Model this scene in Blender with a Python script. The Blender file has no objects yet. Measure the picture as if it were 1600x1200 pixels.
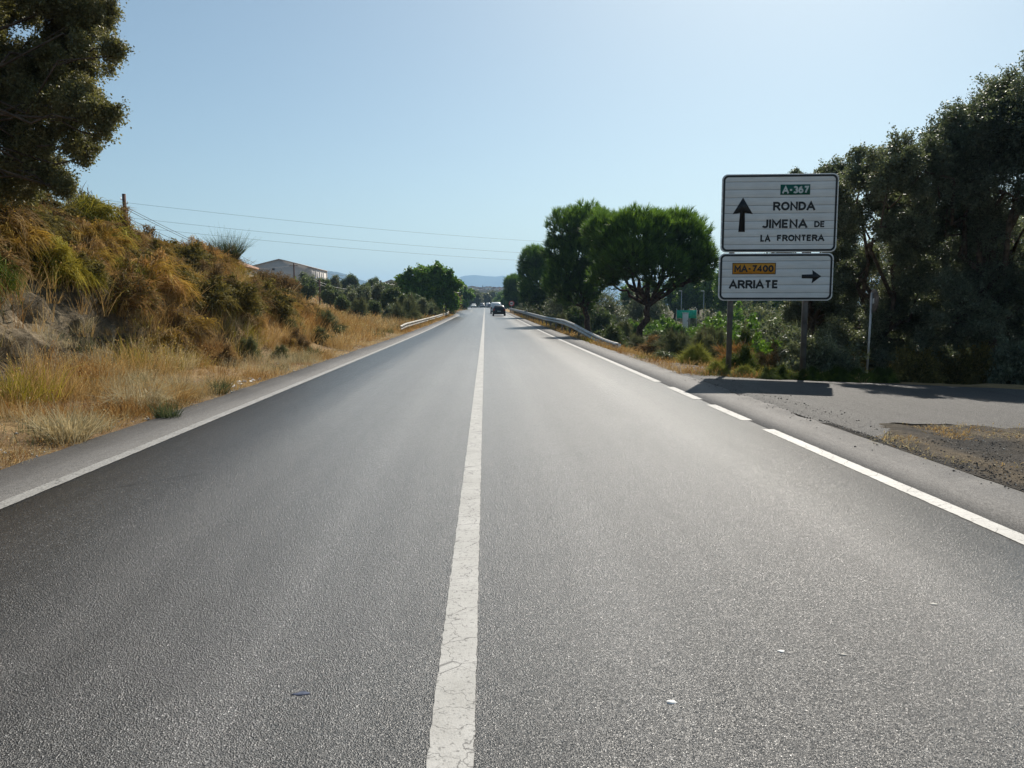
import bpy, math, random
import numpy as np
from mathutils import Vector, Matrix

# ------------------------------------------------------------------ camera, sky, sun, exposure
sc = bpy.context.scene
COL = sc.collection
cam_d = bpy.data.cameras.new("camera")
cam = bpy.data.objects.new("camera", cam_d)
COL.objects.link(cam)
cam_d.sensor_width = 36.0
cam_d.lens = 27.0
cam_d.clip_start = 0.05
cam_d.clip_end = 30000
HAZE = 1.9e-4
PITCH, YAW = math.atan(120 / 1200), math.atan(42 / 1200)
cam.location = (0, 0, 1.5)
cam.rotation_euler = (math.pi / 2 - PITCH, 0, -YAW)
sc.camera = cam
CAMR = cam.rotation_euler.to_matrix()

SUN_EL, SUN_AZ = math.radians(44), math.radians(24)
world = bpy.data.worlds.new("World")
sc.world = world
world.use_nodes = True
wn = world.node_tree.nodes
sky = wn.new('ShaderNodeTexSky')
sky.sky_type = 'NISHITA'
sky.sun_disc = False
sky.sun_elevation = SUN_EL
sky.sun_rotation = SUN_AZ
sky.altitude = 700
sky.air_density = 1.0
sky.dust_density = 2.0
sky.ozone_density = 1.6
wn['Background'].inputs[1].default_value = 0.074
tint = wn.new('ShaderNodeMix')
tint.data_type = 'RGBA'
tint.blend_type = 'MULTIPLY'
tint.inputs[0].default_value = 1.0
tint.inputs[7].default_value = (1.0, 1.055, 0.945, 1)
world.node_tree.links.new(sky.outputs[0], tint.inputs[6])
world.node_tree.links.new(tint.outputs[2], wn['Background'].inputs[0])

sun_d = bpy.data.lights.new("sun", 'SUN')
sun_d.energy = 4.8
sun_d.angle = math.radians(0.53)
sun_d.color = (1.0, 0.93, 0.83)
sun = bpy.data.objects.new("sun", sun_d)
COL.objects.link(sun)
SUNV = Vector((math.sin(SUN_AZ) * math.cos(SUN_EL), math.cos(SUN_AZ) * math.cos(SUN_EL), math.sin(SUN_EL)))
sun.rotation_euler = SUNV.to_track_quat('Z', 'Y').to_euler()
sun.location = (40, 90, 95)

sc.view_settings.view_transform = 'Standard'
sc.view_settings.look = 'None'
sc.view_settings.exposure = 0.5
sc.view_settings.gamma = 1.0


def P(px, py, depth):
    """world point on the ground grid of the place seen at photo pixel (1600x1200) and that distance ahead"""
    d = CAMR @ Vector(((px - 800) / 1200, (600 - py) / 1200, -1.0))
    k = depth / d.y
    return Vector((d.x * k, depth, 1.5 + d.z * k))


# ------------------------------------------------------------------ numpy helpers
RNG = np.random.default_rng(11)


def _hash(ix, iy, iz, s):
    h = (ix.astype(np.int64) * 374761393 + iy.astype(np.int64) * 668265263 + iz.astype(np.int64) * 2147483647 + s * 974634541) & 0xFFFFFFFF
    h = ((h ^ (h >> 13)) * 1274126177) & 0xFFFFFFFF
    h = (h ^ (h >> 16)) & 0xFFFFFFFF
    return h / 4294967295.0


def vnoise(p, s=0):
    p = np.asarray(p, float)
    i = np.floor(p)
    f = p - i
    f = f * f * (3 - 2 * f)
    i = i.astype(np.int64)
    r = 0
    for dx in (0, 1):
        for dy in (0, 1):
            for dz in (0, 1):
                w = (f[:, 0] if dx else 1 - f[:, 0]) * (f[:, 1] if dy else 1 - f[:, 1]) * (f[:, 2] if dz else 1 - f[:, 2])
                r = r + w * _hash(i[:, 0] + dx, i[:, 1] + dy, i[:, 2] + dz, s)
    return r


def fbm(p, s=0, o=4):
    p = np.asarray(p, float)
    a, t, r = 1.0, 0.0, 0
    for k in range(o):
        r = r + a * vnoise(p * (2 ** k) + 17.3 * k, s + k)
        t += a
        a *= 0.5
    return r / t


def norm(v):
    return v / np.maximum(np.linalg.norm(v, axis=1, keepdims=True), 1e-9)


def sstep(a, b, x):
    t = np.clip((x - a) / (b - a), 0, 1)
    return t * t * (3 - 2 * t)


def rdir(n, rng):
    return norm(rng.normal(size=(n, 3)))


class MB:
    """collects raw shapes that become ONE mesh object"""

    def __init__(self):
        self.v, self.f, self.c, self.n = [], {}, [], 0
        self.hascol = False

    def add(self, V, F, col=None):
        V = np.asarray(V, float).reshape(-1, 3)
        F = np.asarray(F, int)
        self.v.append(V)
        if len(F):
            self.f.setdefault(F.shape[1], []).append(F + self.n)
        if col is None:
            col = np.ones((len(V), 3)) * 0.5
        else:
            self.hascol = True
            col = np.asarray(col, float)
            if col.ndim == 1:
                col = np.tile(col, (len(V), 1))
        self.c.append(col)
        self.n += len(V)

    def box(self, c, s, rz=0.0, col=None, taper=1.0):
        x, y, z = s[0] / 2, s[1] / 2, s[2] / 2
        V = np.array([(-x, -y, -z), (x, -y, -z), (x, y, -z), (-x, y, -z),
                      (-x * taper, -y * taper, z), (x * taper, -y * taper, z), (x * taper, y * taper, z), (-x * taper, y * taper, z)])
        ca, sa = math.cos(rz), math.sin(rz)
        V = np.stack([V[:, 0] * ca - V[:, 1] * sa, V[:, 0] * sa + V[:, 1] * ca, V[:, 2]], 1) + np.array(c)
        self.add(V, [(0, 3, 2, 1), (4, 5, 6, 7), (0, 1, 5, 4), (1, 2, 6, 5), (2, 3, 7, 6), (3, 0, 4, 7)], col)

    def tube(self, pts, rad, k=6, col=None, caps=True):
        pts = np.asarray(pts, float)
        m = len(pts)
        rad = np.broadcast_to(np.asarray(rad, float), (m,))
        T = norm(np.gradient(pts, axis=0))
        up = np.array((0, 0, 1.0)) if abs(T[0, 2]) < 0.9 else np.array((1.0, 0, 0))
        V = []
        a0 = np.cross(T[0], up)
        a0 /= np.linalg.norm(a0)
        for i in range(m):
            a0 = a0 - T[i] * a0.dot(T[i])
            a0 /= max(np.linalg.norm(a0), 1e-9)
            b = np.cross(T[i], a0)
            an = np.arange(k) * 2 * math.pi / k
            V.append(pts[i] + rad[i] * (np.cos(an)[:, None] * a0 + np.sin(an)[:, None] * b))
        V = np.concatenate(V)
        F = []
        for i in range(m - 1):
            for j in range(k):
                F.append((i * k + j, i * k + (j + 1) % k, (i + 1) * k + (j + 1) % k, (i + 1) * k + j))
        base = self.n
        self.add(V, F, col)
        if caps:
            self.f.setdefault(k, []).append(np.array([[base + j for j in range(k)][::-1]]))
            self.f.setdefault(k, []).append(np.array([[base + (m - 1) * k + j for j in range(k)]]))

    def lathe(self, prof, k=24, c=(0, 0, 0), axis='z', col=None):
        V, m = [], len(prof)
        for r, z in prof:
            for j in range(k):
                a = 2 * math.pi * j / k
                p = (r * math.cos(a), r * math.sin(a), z)
                if axis == 'x':
                    p = (p[2], p[0], p[1])
                if axis == 'y':
                    p = (p[0], p[2], p[1])
                V.append((p[0] + c[0], p[1] + c[1], p[2] + c[2]))
        F = []
        for i in range(m - 1):
            for j in range(k):
                F.append((i * k + j, i * k + (j + 1) % k, (i + 1) * k + (j + 1) % k, (i + 1) * k + j))
        self.add(V, F, col)

    def ngon(self, pts, col=None):
        self.add(pts, [list(range(len(pts)))], col)

    def prism(self, outline, y0, y1, col=None):
        """outline in x,z extruded along y"""
        n = len(outline)
        V = [(x, y0, z) for x, z in outline] + [(x, y1, z) for x, z in outline]
        F = [(i, (i + 1) % n, n + (i + 1) % n, n + i) for i in range(n)]
        b = self.n
        self.add(V, F, col)
        self.f.setdefault(n, []).append(np.array([[b + i for i in range(n)][::-1]]))
        self.f.setdefault(n, []).append(np.array([[b + n + i for i in range(n)]]))

    # many leaves / blades at once -------------------------------------------------
    def leaves(self, c, ax, nr, L, W, col):
        n = len(c)
        sd = norm(np.cross(ax, nr))
        L = np.broadcast_to(L, (n,))[:, None]
        W = np.broadcast_to(W, (n,))[:, None]
        nn = np.cross(sd, ax)
        V = np.stack([c - ax * L * 0.5, c + sd * W * 0.5 + nn * W * 0.18, c + ax * L * 0.5, c - sd * W * 0.5 + nn * W * 0.18], 1).reshape(-1, 3)
        F = np.arange(n * 4).reshape(n, 4)
        self.add(V, F, np.repeat(col, 4, axis=0))

    def blades(self, p0, p1, p2, w, col, col2=None, side=None):
        n = len(p0)
        w = np.broadcast_to(w, (n,))[:, None]
        if side is None:
            d = p2 - p0
            side = norm(np.cross(d, rdir(n, RNG)))
        V = np.stack([p0 - side * w * .5, p0 + side * w * .5, p1 - side * w * .4, p1 + side * w * .4, p2 - side * w * .1, p2 + side * w * .1], 1).reshape(-1, 3)
        i = np.arange(n)[:, None] * 6
        F = np.concatenate([i + np.array([[0, 1, 3, 2]]), i + np.array([[2, 3, 5, 4]])])
        if col2 is None:
            col2 = col
        C = np.stack([col, col, (col + col2) / 2, (col + col2) / 2, col2, col2], 1).reshape(-1, 3)
        self.add(V, F, C)

    def mesh(self, name, smooth=False):
        me = bpy.data.meshes.new(name)
        V = np.concatenate(self.v)
        me.vertices.add(len(V))
        me.vertices.foreach_set('co', V.astype(np.float32).ravel())
        loops, starts, tot = [], [], 0
        for k, fl in self.f.items():
            F = np.concatenate(fl)
            loops.append(F.ravel())
            starts.append(tot + np.arange(len(F)) * k)
            tot += F.size
        loops = np.concatenate(loops)
        starts = np.concatenate(starts)
        me.loops.add(len(loops))
        me.loops.foreach_set('vertex_index', loops.astype(np.int32))
        me.polygons.add(len(starts))
        me.polygons.foreach_set('loop_start', starts.astype(np.int32))
        if smooth:
            me.polygons.foreach_set('use_smooth', np.ones(len(starts), bool))
        if self.hascol:
            at = me.color_attributes.new('Col', 'FLOAT_COLOR', 'POINT')
            C = np.concatenate(self.c)
            C = np.concatenate([C, np.ones((len(C), 1))], 1)
            at.data.foreach_set('color', C.astype(np.float32).ravel())
        me.update(calc_edges=True)
        me.validate()
        return me

    def build(self, name, mat, parent=None, smooth=False, bevel=0.0):
        me = self.mesh(name, smooth)
        o = bpy.data.objects.new(name, me)
        COL.objects.link(o)
        me.materials.append(mat)
        if parent is not None:
            o.parent = parent
        if bevel:
            m = o.modifiers.new('bevel', 'BEVEL')
            m.width = bevel
            m.segments = 2
            m.limit_method = 'ANGLE'
        return o


def tag(o, label=None, cat=None, group=None, kind=None):
    if label:
        o['label'] = label
    if cat:
        o['category'] = cat
    if group:
        o['group'] = group
    if kind:
        o['kind'] = kind
    return o


def empty(name, loc, rz=0.0, label=None, cat=None, group=None):
    o = bpy.data.objects.new(name, None)
    COL.objects.link(o)
    o.empty_display_size = 0.3
    o.location = loc
    o.rotation_euler = (0, 0, rz)
    return tag(o, label, cat, group)


def copy_tree(o, parent=None):
    c = o.copy()
    COL.objects.link(c)
    if parent is not None:
        c.parent = parent
    for ch in [q for q in bpy.data.objects if q.parent == o]:
        copy_tree(ch, c)
    return c


# ------------------------------------------------------------------ materials
def mat(name, rough=0.7, spec=0.4):
    m = bpy.data.materials.new(name)
    m.use_nodes = True
    nt = m.node_tree
    b = nt.nodes['Principled BSDF']
    b.inputs['Roughness'].default_value = rough
    b.inputs['Specular IOR Level'].default_value = spec
    return m, nt, b


class N:
    """tiny node helper"""

    def __init__(self, nt):
        self.nt = nt

    def new(self, t, **kw):
        n = self.nt.nodes.new(t)
        for k, v in kw.items():
            setattr(n, k, v)
        return n

    def link(self, a, b):
        self.nt.links.new(a, b)

    def coords(self, scale=(1, 1, 1), gen='Object'):
        tc = self.new('ShaderNodeTexCoord')
        mp = self.new('ShaderNodeMapping')
        mp.inputs['Scale'].default_value = scale
        self.link(tc.outputs[gen], mp.inputs['Vector'])
        return mp.outputs[0]

    def noise(self, vec, scale, detail=4, rough=0.55):
        n = self.new('ShaderNodeTexNoise')
        n.inputs['Scale'].default_value = scale
        n.inputs['Detail'].default_value = detail
        n.inputs['Roughness'].default_value = rough
        self.link(vec, n.inputs['Vector'])
        return n.outputs[0]

    def ramp(self, fac, stops):
        r = self.new('ShaderNodeValToRGB')
        e = r.color_ramp.elements
        while len(e) < len(stops):
            e.new(0.5)
        for i, (p, c) in enumerate(stops):
            e[i].position = p
            e[i].color = (c[0], c[1], c[2], 1) if not isinstance(c, (int, float)) else (c, c, c, 1)
        self.link(fac, r.inputs[0])
        return r.outputs[0]

    def mix(self, fac, a, b, blend='MIX'):
        n = self.new('ShaderNodeMix', data_type='RGBA', blend_type=blend)
        for sock, v in ((n.inputs[0], fac), (n.inputs[6], a), (n.inputs[7], b)):
            if isinstance(v, (int, float)):
                sock.default_value = v
            elif isinstance(v, tuple):
                sock.default_value = (v[0], v[1], v[2], 1)
            else:
                self.link(v, sock)
        return n.outputs[2]

    def math(self, op, a, b=0.0, c=0.0):
        n = self.new('ShaderNodeMath', operation=op)
        for s, v in zip(n.inputs, (a, b, c)):
            if isinstance(v, (int, float)):
                s.default_value = v
            else:
                self.link(v, s)
        return n.outputs[0]

    def bump(self, h, strength=0.5, dist=0.01, chain=None):
        n = self.new('ShaderNodeBump')
        n.inputs['Strength'].default_value = strength
        n.inputs['Distance'].default_value = dist
        self.link(h, n.inputs['Height'])
        if chain is not None:
            self.link(chain, n.inputs['Normal'])
        return n.outputs[0]


def simple(name, col, rough=0.6, spec=0.4, metal=0.0, var=0.12, vscale=6.0, bump=0.0, bscale=60.0):
    m, nt, b = mat(name, rough, spec)
    n = N(nt)
    v = n.coords()
    f = n.noise(v, vscale, 5)
    lo = tuple(max(0, c * (1 - var * 2)) for c in col)
    hi = tuple(min(1, c * (1 + var)) for c in col)
    c = n.ramp(f, [(0.3, lo), (0.7, hi)])
    n.link(c, b.inputs['Base Color'])
    b.inputs['Metallic'].default_value = metal
    if bump:
        n.link(n.bump(n.noise(v, bscale, 3), bump, 0.02), b.inputs['Normal'])
    return m


def foliage(name, mul=(1, 1, 1), trans=0.3, rough=0.55, spec=0.35, hue=0.06, tcol=(1.25, 1.25, 0.75)):
    m, nt, b = mat(name, rough, spec)
    n = N(nt)
    a = n.new('ShaderNodeVertexColor', layer_name='Col')
    oi = n.new('ShaderNodeObjectInfo')
    vr = n.ramp(oi.outputs['Random'], [(0.0, (1 - hue * 2, 1 - hue, 1 - hue)), (1.0, (1 + hue, 1 + hue, 1 - hue))])
    c = n.mix(1.0, a.outputs[0], mul, 'MULTIPLY')
    c = n.mix(1.0, c, vr, 'MULTIPLY')
    n.link(c, b.inputs['Base Color'])
    t = n.new('ShaderNodeBsdfTranslucent')
    c2 = n.mix(1.0, c, tcol, 'MULTIPLY')
    n.link(c2, t.inputs['Color'])
    mx = n.new('ShaderNodeMixShader')
    mx.inputs[0].default_value = trans
    n.link(b.outputs[0], mx.inputs[1])
    n.link(t.outputs[0], mx.inputs[2])
    n.link(mx.outputs[0], nt.nodes['Material Output'].inputs[0])
    return m


def asphalt(name, dark, light, speck, bumpy=0.6, rough=0.5, spec=0.5, tracks=True, warm=1.0):
    m, nt, b = mat(name, rough, spec)
    n = N(nt)
    v = n.coords()
    vor = n.new('ShaderNodeTexVoronoi')
    vor.inputs['Scale'].default_value = 170
    n.link(v, vor.inputs['Vector'])
    cell = vor.outputs['Color']
    sep = n.new('ShaderNodeSeparateColor')
    n.link(cell, sep.inputs[0])
    g = n.ramp(sep.outputs[0], [(0.0, (dark * 0.55,) * 3), (0.45, (dark,) * 3), (0.85, (light,) * 3), (0.97, (light * 1.2,) * 3), (1.0, (speck,) * 3)])
    fine = n.noise(v, 330, 2)
    g = n.mix(1.0, g, n.ramp(fine, [(0.3, 0.72), (0.7, 1.25)]), 'MULTIPLY')
    big = n.noise(n.coords((1, 0.35, 1)), 0.9, 5, 0.6)
    g = n.mix(1.0, g, n.ramp(big, [(0.3, 0.8), (0.7, 1.15)]), 'MULTIPLY')
    med = n.noise(v, 14, 4)
    g = n.mix(1.0, g, n.ramp(med, [(0.3, 0.86), (0.7, 1.1)]), 'MULTIPLY')
    if tracks:
        st = n.noise(n.coords((1.5, 0.012, 1)), 1.6, 3, 0.5)
        g = n.mix(1.0, g, n.ramp(st, [(0.32, 0.6), (0.66, 1.2)]), 'MULTIPLY')
        # tyre lanes: the oily strip in the middle of each lane is darker
        tc = n.new('ShaderNodeTexCoord')
        sx = n.new('ShaderNodeSeparateXYZ')
        n.link(tc.outputs['Object'], sx.inputs[0])
        u = n.math('MULTIPLY', n.math('ADD', sx.outputs[0], 0.12), 2 * math.pi / 3.6)
        cs = n.math('COSINE', n.math('MULTIPLY', u, 1.0))
        g = n.mix(1.0, g, n.ramp(n.math('MULTIPLY_ADD', cs, 0.5, 0.5), [(0.0, 0.78), (0.5, 1.1), (1.0, 0.86)]), 'MULTIPLY')
    else:
        st = n.noise(n.coords((2.5, 0.05, 1)), 1.6, 3, 0.5)
        g = n.mix(1.0, g, n.ramp(st, [(0.32, 0.82), (0.66, 1.08)]), 'MULTIPLY')
    g = n.mix(1.0, g, (1.0 * warm, 0.975, 0.94 / warm), 'MULTIPLY')
    # dark cavities between the stones
    cav = n.noise(v, 60, 3, 0.7)
    g = n.mix(n.ramp(cav, [(0.29, 0.85), (0.37, 0.0)]), g, (0.012, 0.012, 0.013))
    if tracks:
        # a few hairline cracks, only here and there
        off = n.noise(v, 6, 3)
        ad = n.new('ShaderNodeVectorMath', operation='MULTIPLY_ADD')
        n.link(off, ad.inputs[0])
        ad.inputs[1].default_value = (0.25, 0.25, 0)
        n.link(n.coords((1, .45, 1)), ad.inputs[2])
        vo = n.new('ShaderNodeTexVoronoi', feature='DISTANCE_TO_EDGE')
        vo.inputs['Scale'].default_value = 0.8
        n.link(ad.outputs[0], vo.inputs['Vector'])
        cr = n.ramp(vo.outputs['Distance'], [(0.003, 1.0), (0.007, 0.0)])
        mk = n.ramp(n.noise(v, 0.35, 3), [(0.5, 0.0), (0.6, 0.75)])
        g = n.mix(n.math('MULTIPLY', cr, mk), g, (0.015, 0.015, 0.016))
        # old spills and patches of another tone
        oil = n.noise(n.coords((1.0, .3, 1)), 1.7, 6, .7)
        g = n.mix(n.ramp(oil, [(0.62, 0.0), (0.72, 0.45)]), g, (0.035, 0.035, 0.037))
    n.link(g, b.inputs['Base Color'])
    b1 = n.bump(vor.outputs['Distance'], bumpy, 0.006)
    b2 = n.bump(cav, bumpy * 0.8, 0.012, b1)
    n.link(b2, b.inputs['Normal'])
    rr = n.ramp(sep.outputs[1], [(0.0, rough * 0.8), (1.0, min(1, rough * 1.35))])
    n.link(rr, b.inputs['Roughness'])
    return m


def road_paint(name, k=1.0, worn=0.0):
    m, nt, b = mat(name, 0.6, 0.35)
    n = N(nt)
    v = n.coords()
    c = n.ramp(n.noise(v, 3, 6, 0.65), [(0.3, (0.42 * k, 0.41 * k, 0.38 * k)), (0.65, (0.55 * k, 0.54 * k, 0.51 * k))])
    # grime streaks along the road
    st = n.noise(n.coords((5, 1.3, 1)), 4, 6, 0.7)
    c = n.mix(n.ramp(st, [(0.36, 0.35), (0.6, 0.0)]), c, (0.34, 0.33, 0.31))
    # worn-through spots
    w = n.noise(v, 48, 4, 0.7)
    c = n.mix(n.ramp(w, [(0.33 + worn, 0.85), (0.4 + worn, 0.0)]), c, (0.13, 0.128, 0.12))
    # cracks
    def crack(sx, sy, scale, width, k):
        vec = n.coords((sx, sy, 1))
        off = n.noise(v, 9, 3)
        ad = n.new('ShaderNodeVectorMath', operation='MULTIPLY_ADD')
        n.link(off, ad.inputs[0])
        ad.inputs[1].default_value = (0.16, 0.16, 0)
        n.link(vec, ad.inputs[2])
        vo = n.new('ShaderNodeTexVoronoi', feature='DISTANCE_TO_EDGE')
        vo.inputs['Scale'].default_value = scale
        n.link(ad.outputs[0], vo.inputs['Vector'])
        return n.ramp(vo.outputs['Distance'], [(width * .4, k), (width, 0.0)])
    c = n.mix(crack(0.8, 1.0, 5.0, 0.016, 0.75), c, (0.07, 0.068, 0.065))
    c = n.mix(crack(0.5, 1.9, 13.0, 0.022, 0.3), c, (0.14, 0.135, 0.13))
    n.link(c, b.inputs['Base Color'])
    n.link(n.bump(n.noise(v, 140, 3), 0.5, 0.004), b.inputs['Normal'])
    return m


def soil_mat(name):
    m, nt, b = mat(name, 0.9, 0.15)
    n = N(nt)
    v = n.coords()
    a = n.new('ShaderNodeVertexColor', layer_name='Col')
    k = n.noise(v, 2.2, 8, 0.65)
    k2 = n.noise(v, 14, 6, 0.7)
    c = n.mix(1.0, a.outputs[0], n.ramp(k, [(0.25, (0.6, 0.57, 0.53)), (0.75, (1.3, 1.25, 1.2))]), 'MULTIPLY')
    c = n.mix(1.0, c, n.ramp(k2, [(0.3, (0.6, 0.58, 0.56)), (0.7, (1.25, 1.25, 1.25))]), 'MULTIPLY')
    n.link(c, b.inputs['Base Color'])
    b1 = n.bump(k2, 0.9, 0.12)
    n.link(n.bump(n.noise(v, 60, 5, 0.7), 0.7, 0.03, b1), b.inputs['Normal'])
    return m


M = {}
M['road'] = asphalt('worn_asphalt', 0.046, 0.092, 0.42, 0.65, 0.35, 0.62)
M['shoulder'] = asphalt('shoulder_asphalt', 0.11, 0.15, 0.26, 0.35, 0.7, 0.3, False, 1.02)
M['lane'] = asphalt('side_road_asphalt', 0.052, 0.084, 0.26, 0.9, 0.65, 0.3, False, 1.02)
M['paint'] = road_paint('road_paint', 0.76, 0.03)
M['oldpaint'] = road_paint('old_road_paint', 0.6, 0.08)
M['newpaint'] = road_paint('edge_road_paint', 0.9, 0.02)
M['soil'] = soil_mat('dry_soil')
M['leaf'] = foliage('leaf_green', trans=0.34, rough=0.5, spec=0.45)
M['bramble'] = foliage('bramble_leaf', trans=0.3, rough=0.75, spec=0.12, tcol=(1.15, 1.1, 0.8))
M['pine'] = foliage('pine_needles', trans=0.3, rough=0.5, tcol=(1.2, 1.3, 0.6))
M['dry'] = foliage('dry_stems', trans=0.3, rough=0.8, spec=0.15, tcol=(1.1, 1.0, 0.85))
M['bark'] = simple('bark', (0.10, 0.075, 0.055), 0.9, 0.2, var=0.35, vscale=9, bump=1.0, bscale=25)
M['pinebark'] = simple('pine_bark', (0.085, 0.055, 0.042), 0.9, 0.2, var=0.4, vscale=7, bump=1.0, bscale=18)
M['steel'] = simple('galvanised_steel', (0.42, 0.43, 0.43), 0.45, 0.5, 0.6, 0.15, 8)
M['railsteel'] = simple('weathered_rail', (0.36, 0.35, 0.33), 0.55, 0.5, 0.35, 0.25, 3)
M['poststeel'] = simple('dull_post', (0.15, 0.14, 0.135), 0.6, 0.4, 0.3, 0.2, 5)
M['signwhite'] = None
M['black'] = simple('sign_black', (0.018, 0.018, 0.02), 0.5, 0.4, var=0.1)
M['green'] = simple('sign_green', (0.0, 0.11, 0.07), 0.5, 0.4, var=0.15)
M['orange'] = simple('sign_orange', (0.72, 0.3, 0.02), 0.5, 0.4, var=0.1)
M['badgewhite'] = simple('sign_badge_white', (0.62, 0.66, 0.64), 0.5, 0.4, var=0.05)
M['red'] = simple('sign_red', (0.55, 0.03, 0.025), 0.5, 0.4)
M['blue'] = simple('sign_blue', (0.03, 0.13, 0.5), 0.5, 0.4)
M['white'] = simple('white_paint', (0.75, 0.75, 0.73), 0.5, 0.4, var=0.06)
M['wood'] = simple('pole_wood', (0.14, 0.075, 0.055), 0.85, 0.2, var=0.3, vscale=6)
M['wire'] = simple('wire_black', (0.03, 0.03, 0.032), 0.6, 0.3)
M['palewire'] = simple('wire_alu', (0.55, 0.55, 0.55), 0.4, 0.5, 0.4)
M['plaster'] = simple('plaster_grey', (0.5, 0.475, 0.45), 0.9, 0.2, var=0.08, vscale=0.5)
M['cream'] = simple('plaster_cream', (0.85, 0.79, 0.68), 0.9, 0.2, var=0.08, vscale=0.5)
M['tile'] = simple('roof_tile', (0.36, 0.22, 0.16), 0.9, 0.2, var=0.2, vscale=2)
M['roofsheet'] = simple('roof_sheet', (0.38, 0.33, 0.3), 0.8, 0.2, var=0.15, vscale=1)
M['dark'] = simple('dark_opening', (0.04, 0.045, 0.055), 0.5, 0.4)
M['bluepaint'] = simple('blue_shutter', (0.08, 0.16, 0.4), 0.6, 0.4)
M['rubber'] = simple('rubber', (0.02, 0.02, 0.02), 0.85, 0.2)
M['rim'] = simple('alloy', (0.5, 0.5, 0.5), 0.35, 0.5, 0.8)
M['glass'] = simple('tinted_glass', (0.03, 0.04, 0.045), 0.08, 0.6, var=0.05)
M['tail'] = simple('tail_red', (0.5, 0.02, 0.015), 0.25, 0.5)
M['head'] = simple('lamp_clear', (0.7, 0.72, 0.72), 0.15, 0.6)
M['net'] = simple('green_netting', (0.03, 0.42, 0.27), 0.8, 0.2, var=0.2)
M['stone'] = simple('pale_stone', (0.5, 0.48, 0.44), 0.9, 0.2, var=0.25, vscale=10, bump=0.5)
M['darkstone'] = simple('asphalt_crumb', (0.06, 0.06, 0.06), 0.9, 0.3, var=0.3, vscale=10, bump=0.5)
for nm, cc in (('car_navy', (0.006, 0.006, 0.010)), ('car_white', (0.72, 0.72, 0.72)), ('car_grey', (0.12, 0.14, 0.17)), ('car_silver', (0.5, 0.5, 0.47)), ('car_blue', (0.2, 0.27, 0.36))):
    mm = simple(nm, cc, 0.3, 0.5, var=0.04)
    mm.node_tree.nodes['Principled BSDF'].inputs['Coat Weight'].default_value = 0.25
    M[nm] = mm

# ------------------------------------------------------------------ the lie of the land
_ys = np.arange(-60, 9000, 4.0)
_zp = np.interp(_ys, [-60, 45, 105, 180, 260, 330, 420, 560, 700, 1000, 1500, 9000], [0, 0, .33, .8, 1.25, 1.35, 0.2, -2.0, -1, 4, 6, 10])
_ker = np.hanning(11)
_ker /= _ker.sum()
_zs = np.convolve(np.pad(_zp, 5, 'edge'), _ker, 'valid')


def zr(y):
    return np.interp(y, _ys, _zs)


_yw = [-60, 112, 150, 185, 9000]


def xl(y):      # left paved edge of the road
    return np.interp(y, _yw, [-4.5, -4.5, -7.6, -8.4, -8.4])


def G(x, y):
    """height of the natural ground"""
    x = np.atleast_1d(np.asarray(x, float))
    y = np.atleast_1d(np.asarray(y, float))
    z = zr(y)
    p2 = np.stack([x * 0.35, y * 0.35, np.zeros_like(x)], 1)
    n1 = fbm(p2, 3, 4) - 0.5
    n2 = fbm(p2 * 6, 9, 3) - 0.5
    # left side
    u = -x
    le = -xl(y)
    du = u - le
    B = np.interp(y, [-30, 4, 14, 21, 25, 29, 35, 41, 47, 55], [3.6, 3.5, 3.15, 2.9, 2.65, 2.2, 1.5, 0.75, 0.3, 0.0])
    foot = np.interp(y, [4, 16, 21, 60], [2.55, 2.5, 1.7, 1.7]) + 0.5 * (fbm(np.stack([y * 0.28, y * 0 + 2, y * 0], 1), 5, 3) - 0.5) * 2
    rock = np.interp(y, [4, 19, 26], [1.0, 1.0, 0.0])
    s = du - foot
    prof_rock = sstep(-.1, 1.0, s) * 0.52 + sstep(0.9, 3.2, s) * 0.48
    prof_soft = sstep(-0.6, 3.0, s)
    prof = rock * prof_rock + (1 - rock) * prof_soft
    zl = sstep(0.1, 2.4, du) * 0.22 + B * prof
    zl = zl + n1 * (0.25 * sstep(0.2, 1.2, du) + 0.5 * sstep(2, 4, du)) + n2 * 0.1 * sstep(0.2, 1.5, du)
    fld = 0.055 * np.maximum(0, u - 9) * sstep(40, 60, y) + 0.022 * np.clip(y - 60, 0, 170) * sstep(10, 42, u)
    fld = np.where(fld > 9, 9 + (fld - 9) * 0.05, fld)
    zl = zl + fld
    far = sstep(230, 330, y)
    zl = zl * (1 - 0.8 * far * sstep(10, 60, u))
    # right side
    dr = x - 4.4
    drop = np.interp(y, [-30, 17, 20, 26, 40, 80, 140, 200], [0.03, 0.03, 0.06, 0.15, 0.3, 0.3, 0.15, 0.05])
    lim = np.interp(y, [0, 18, 26, 40, 90, 200], [1.2, 0.8, 0.7, 0.95, 1.2, 0.4])
    zrr = -np.minimum(drop * np.maximum(dr, 0), lim)
    zrr = zrr + (n1 * 0.35 + n2 * 0.08) * sstep(0.1, 1.5, dr) * sstep(16, 18, y) + n2 * 0.05 * sstep(0.05, 0.6, dr)
    inside = (x > xl(y)) & (x < 4.4)
    side = np.where(x < 0, zl, zrr)
    # far beyond, ground lifts under the town
    z = z + np.where(inside, -0.06, side - 0.02)
    return z


def g1(x, y):
    return float(G(x, y)[0])


def ground_axis(segs):
    a = []
    for s, e, st in segs:
        a.append(np.arange(s, e, st))
    return np.concatenate(a + [[segs[-1][1]]])


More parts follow.
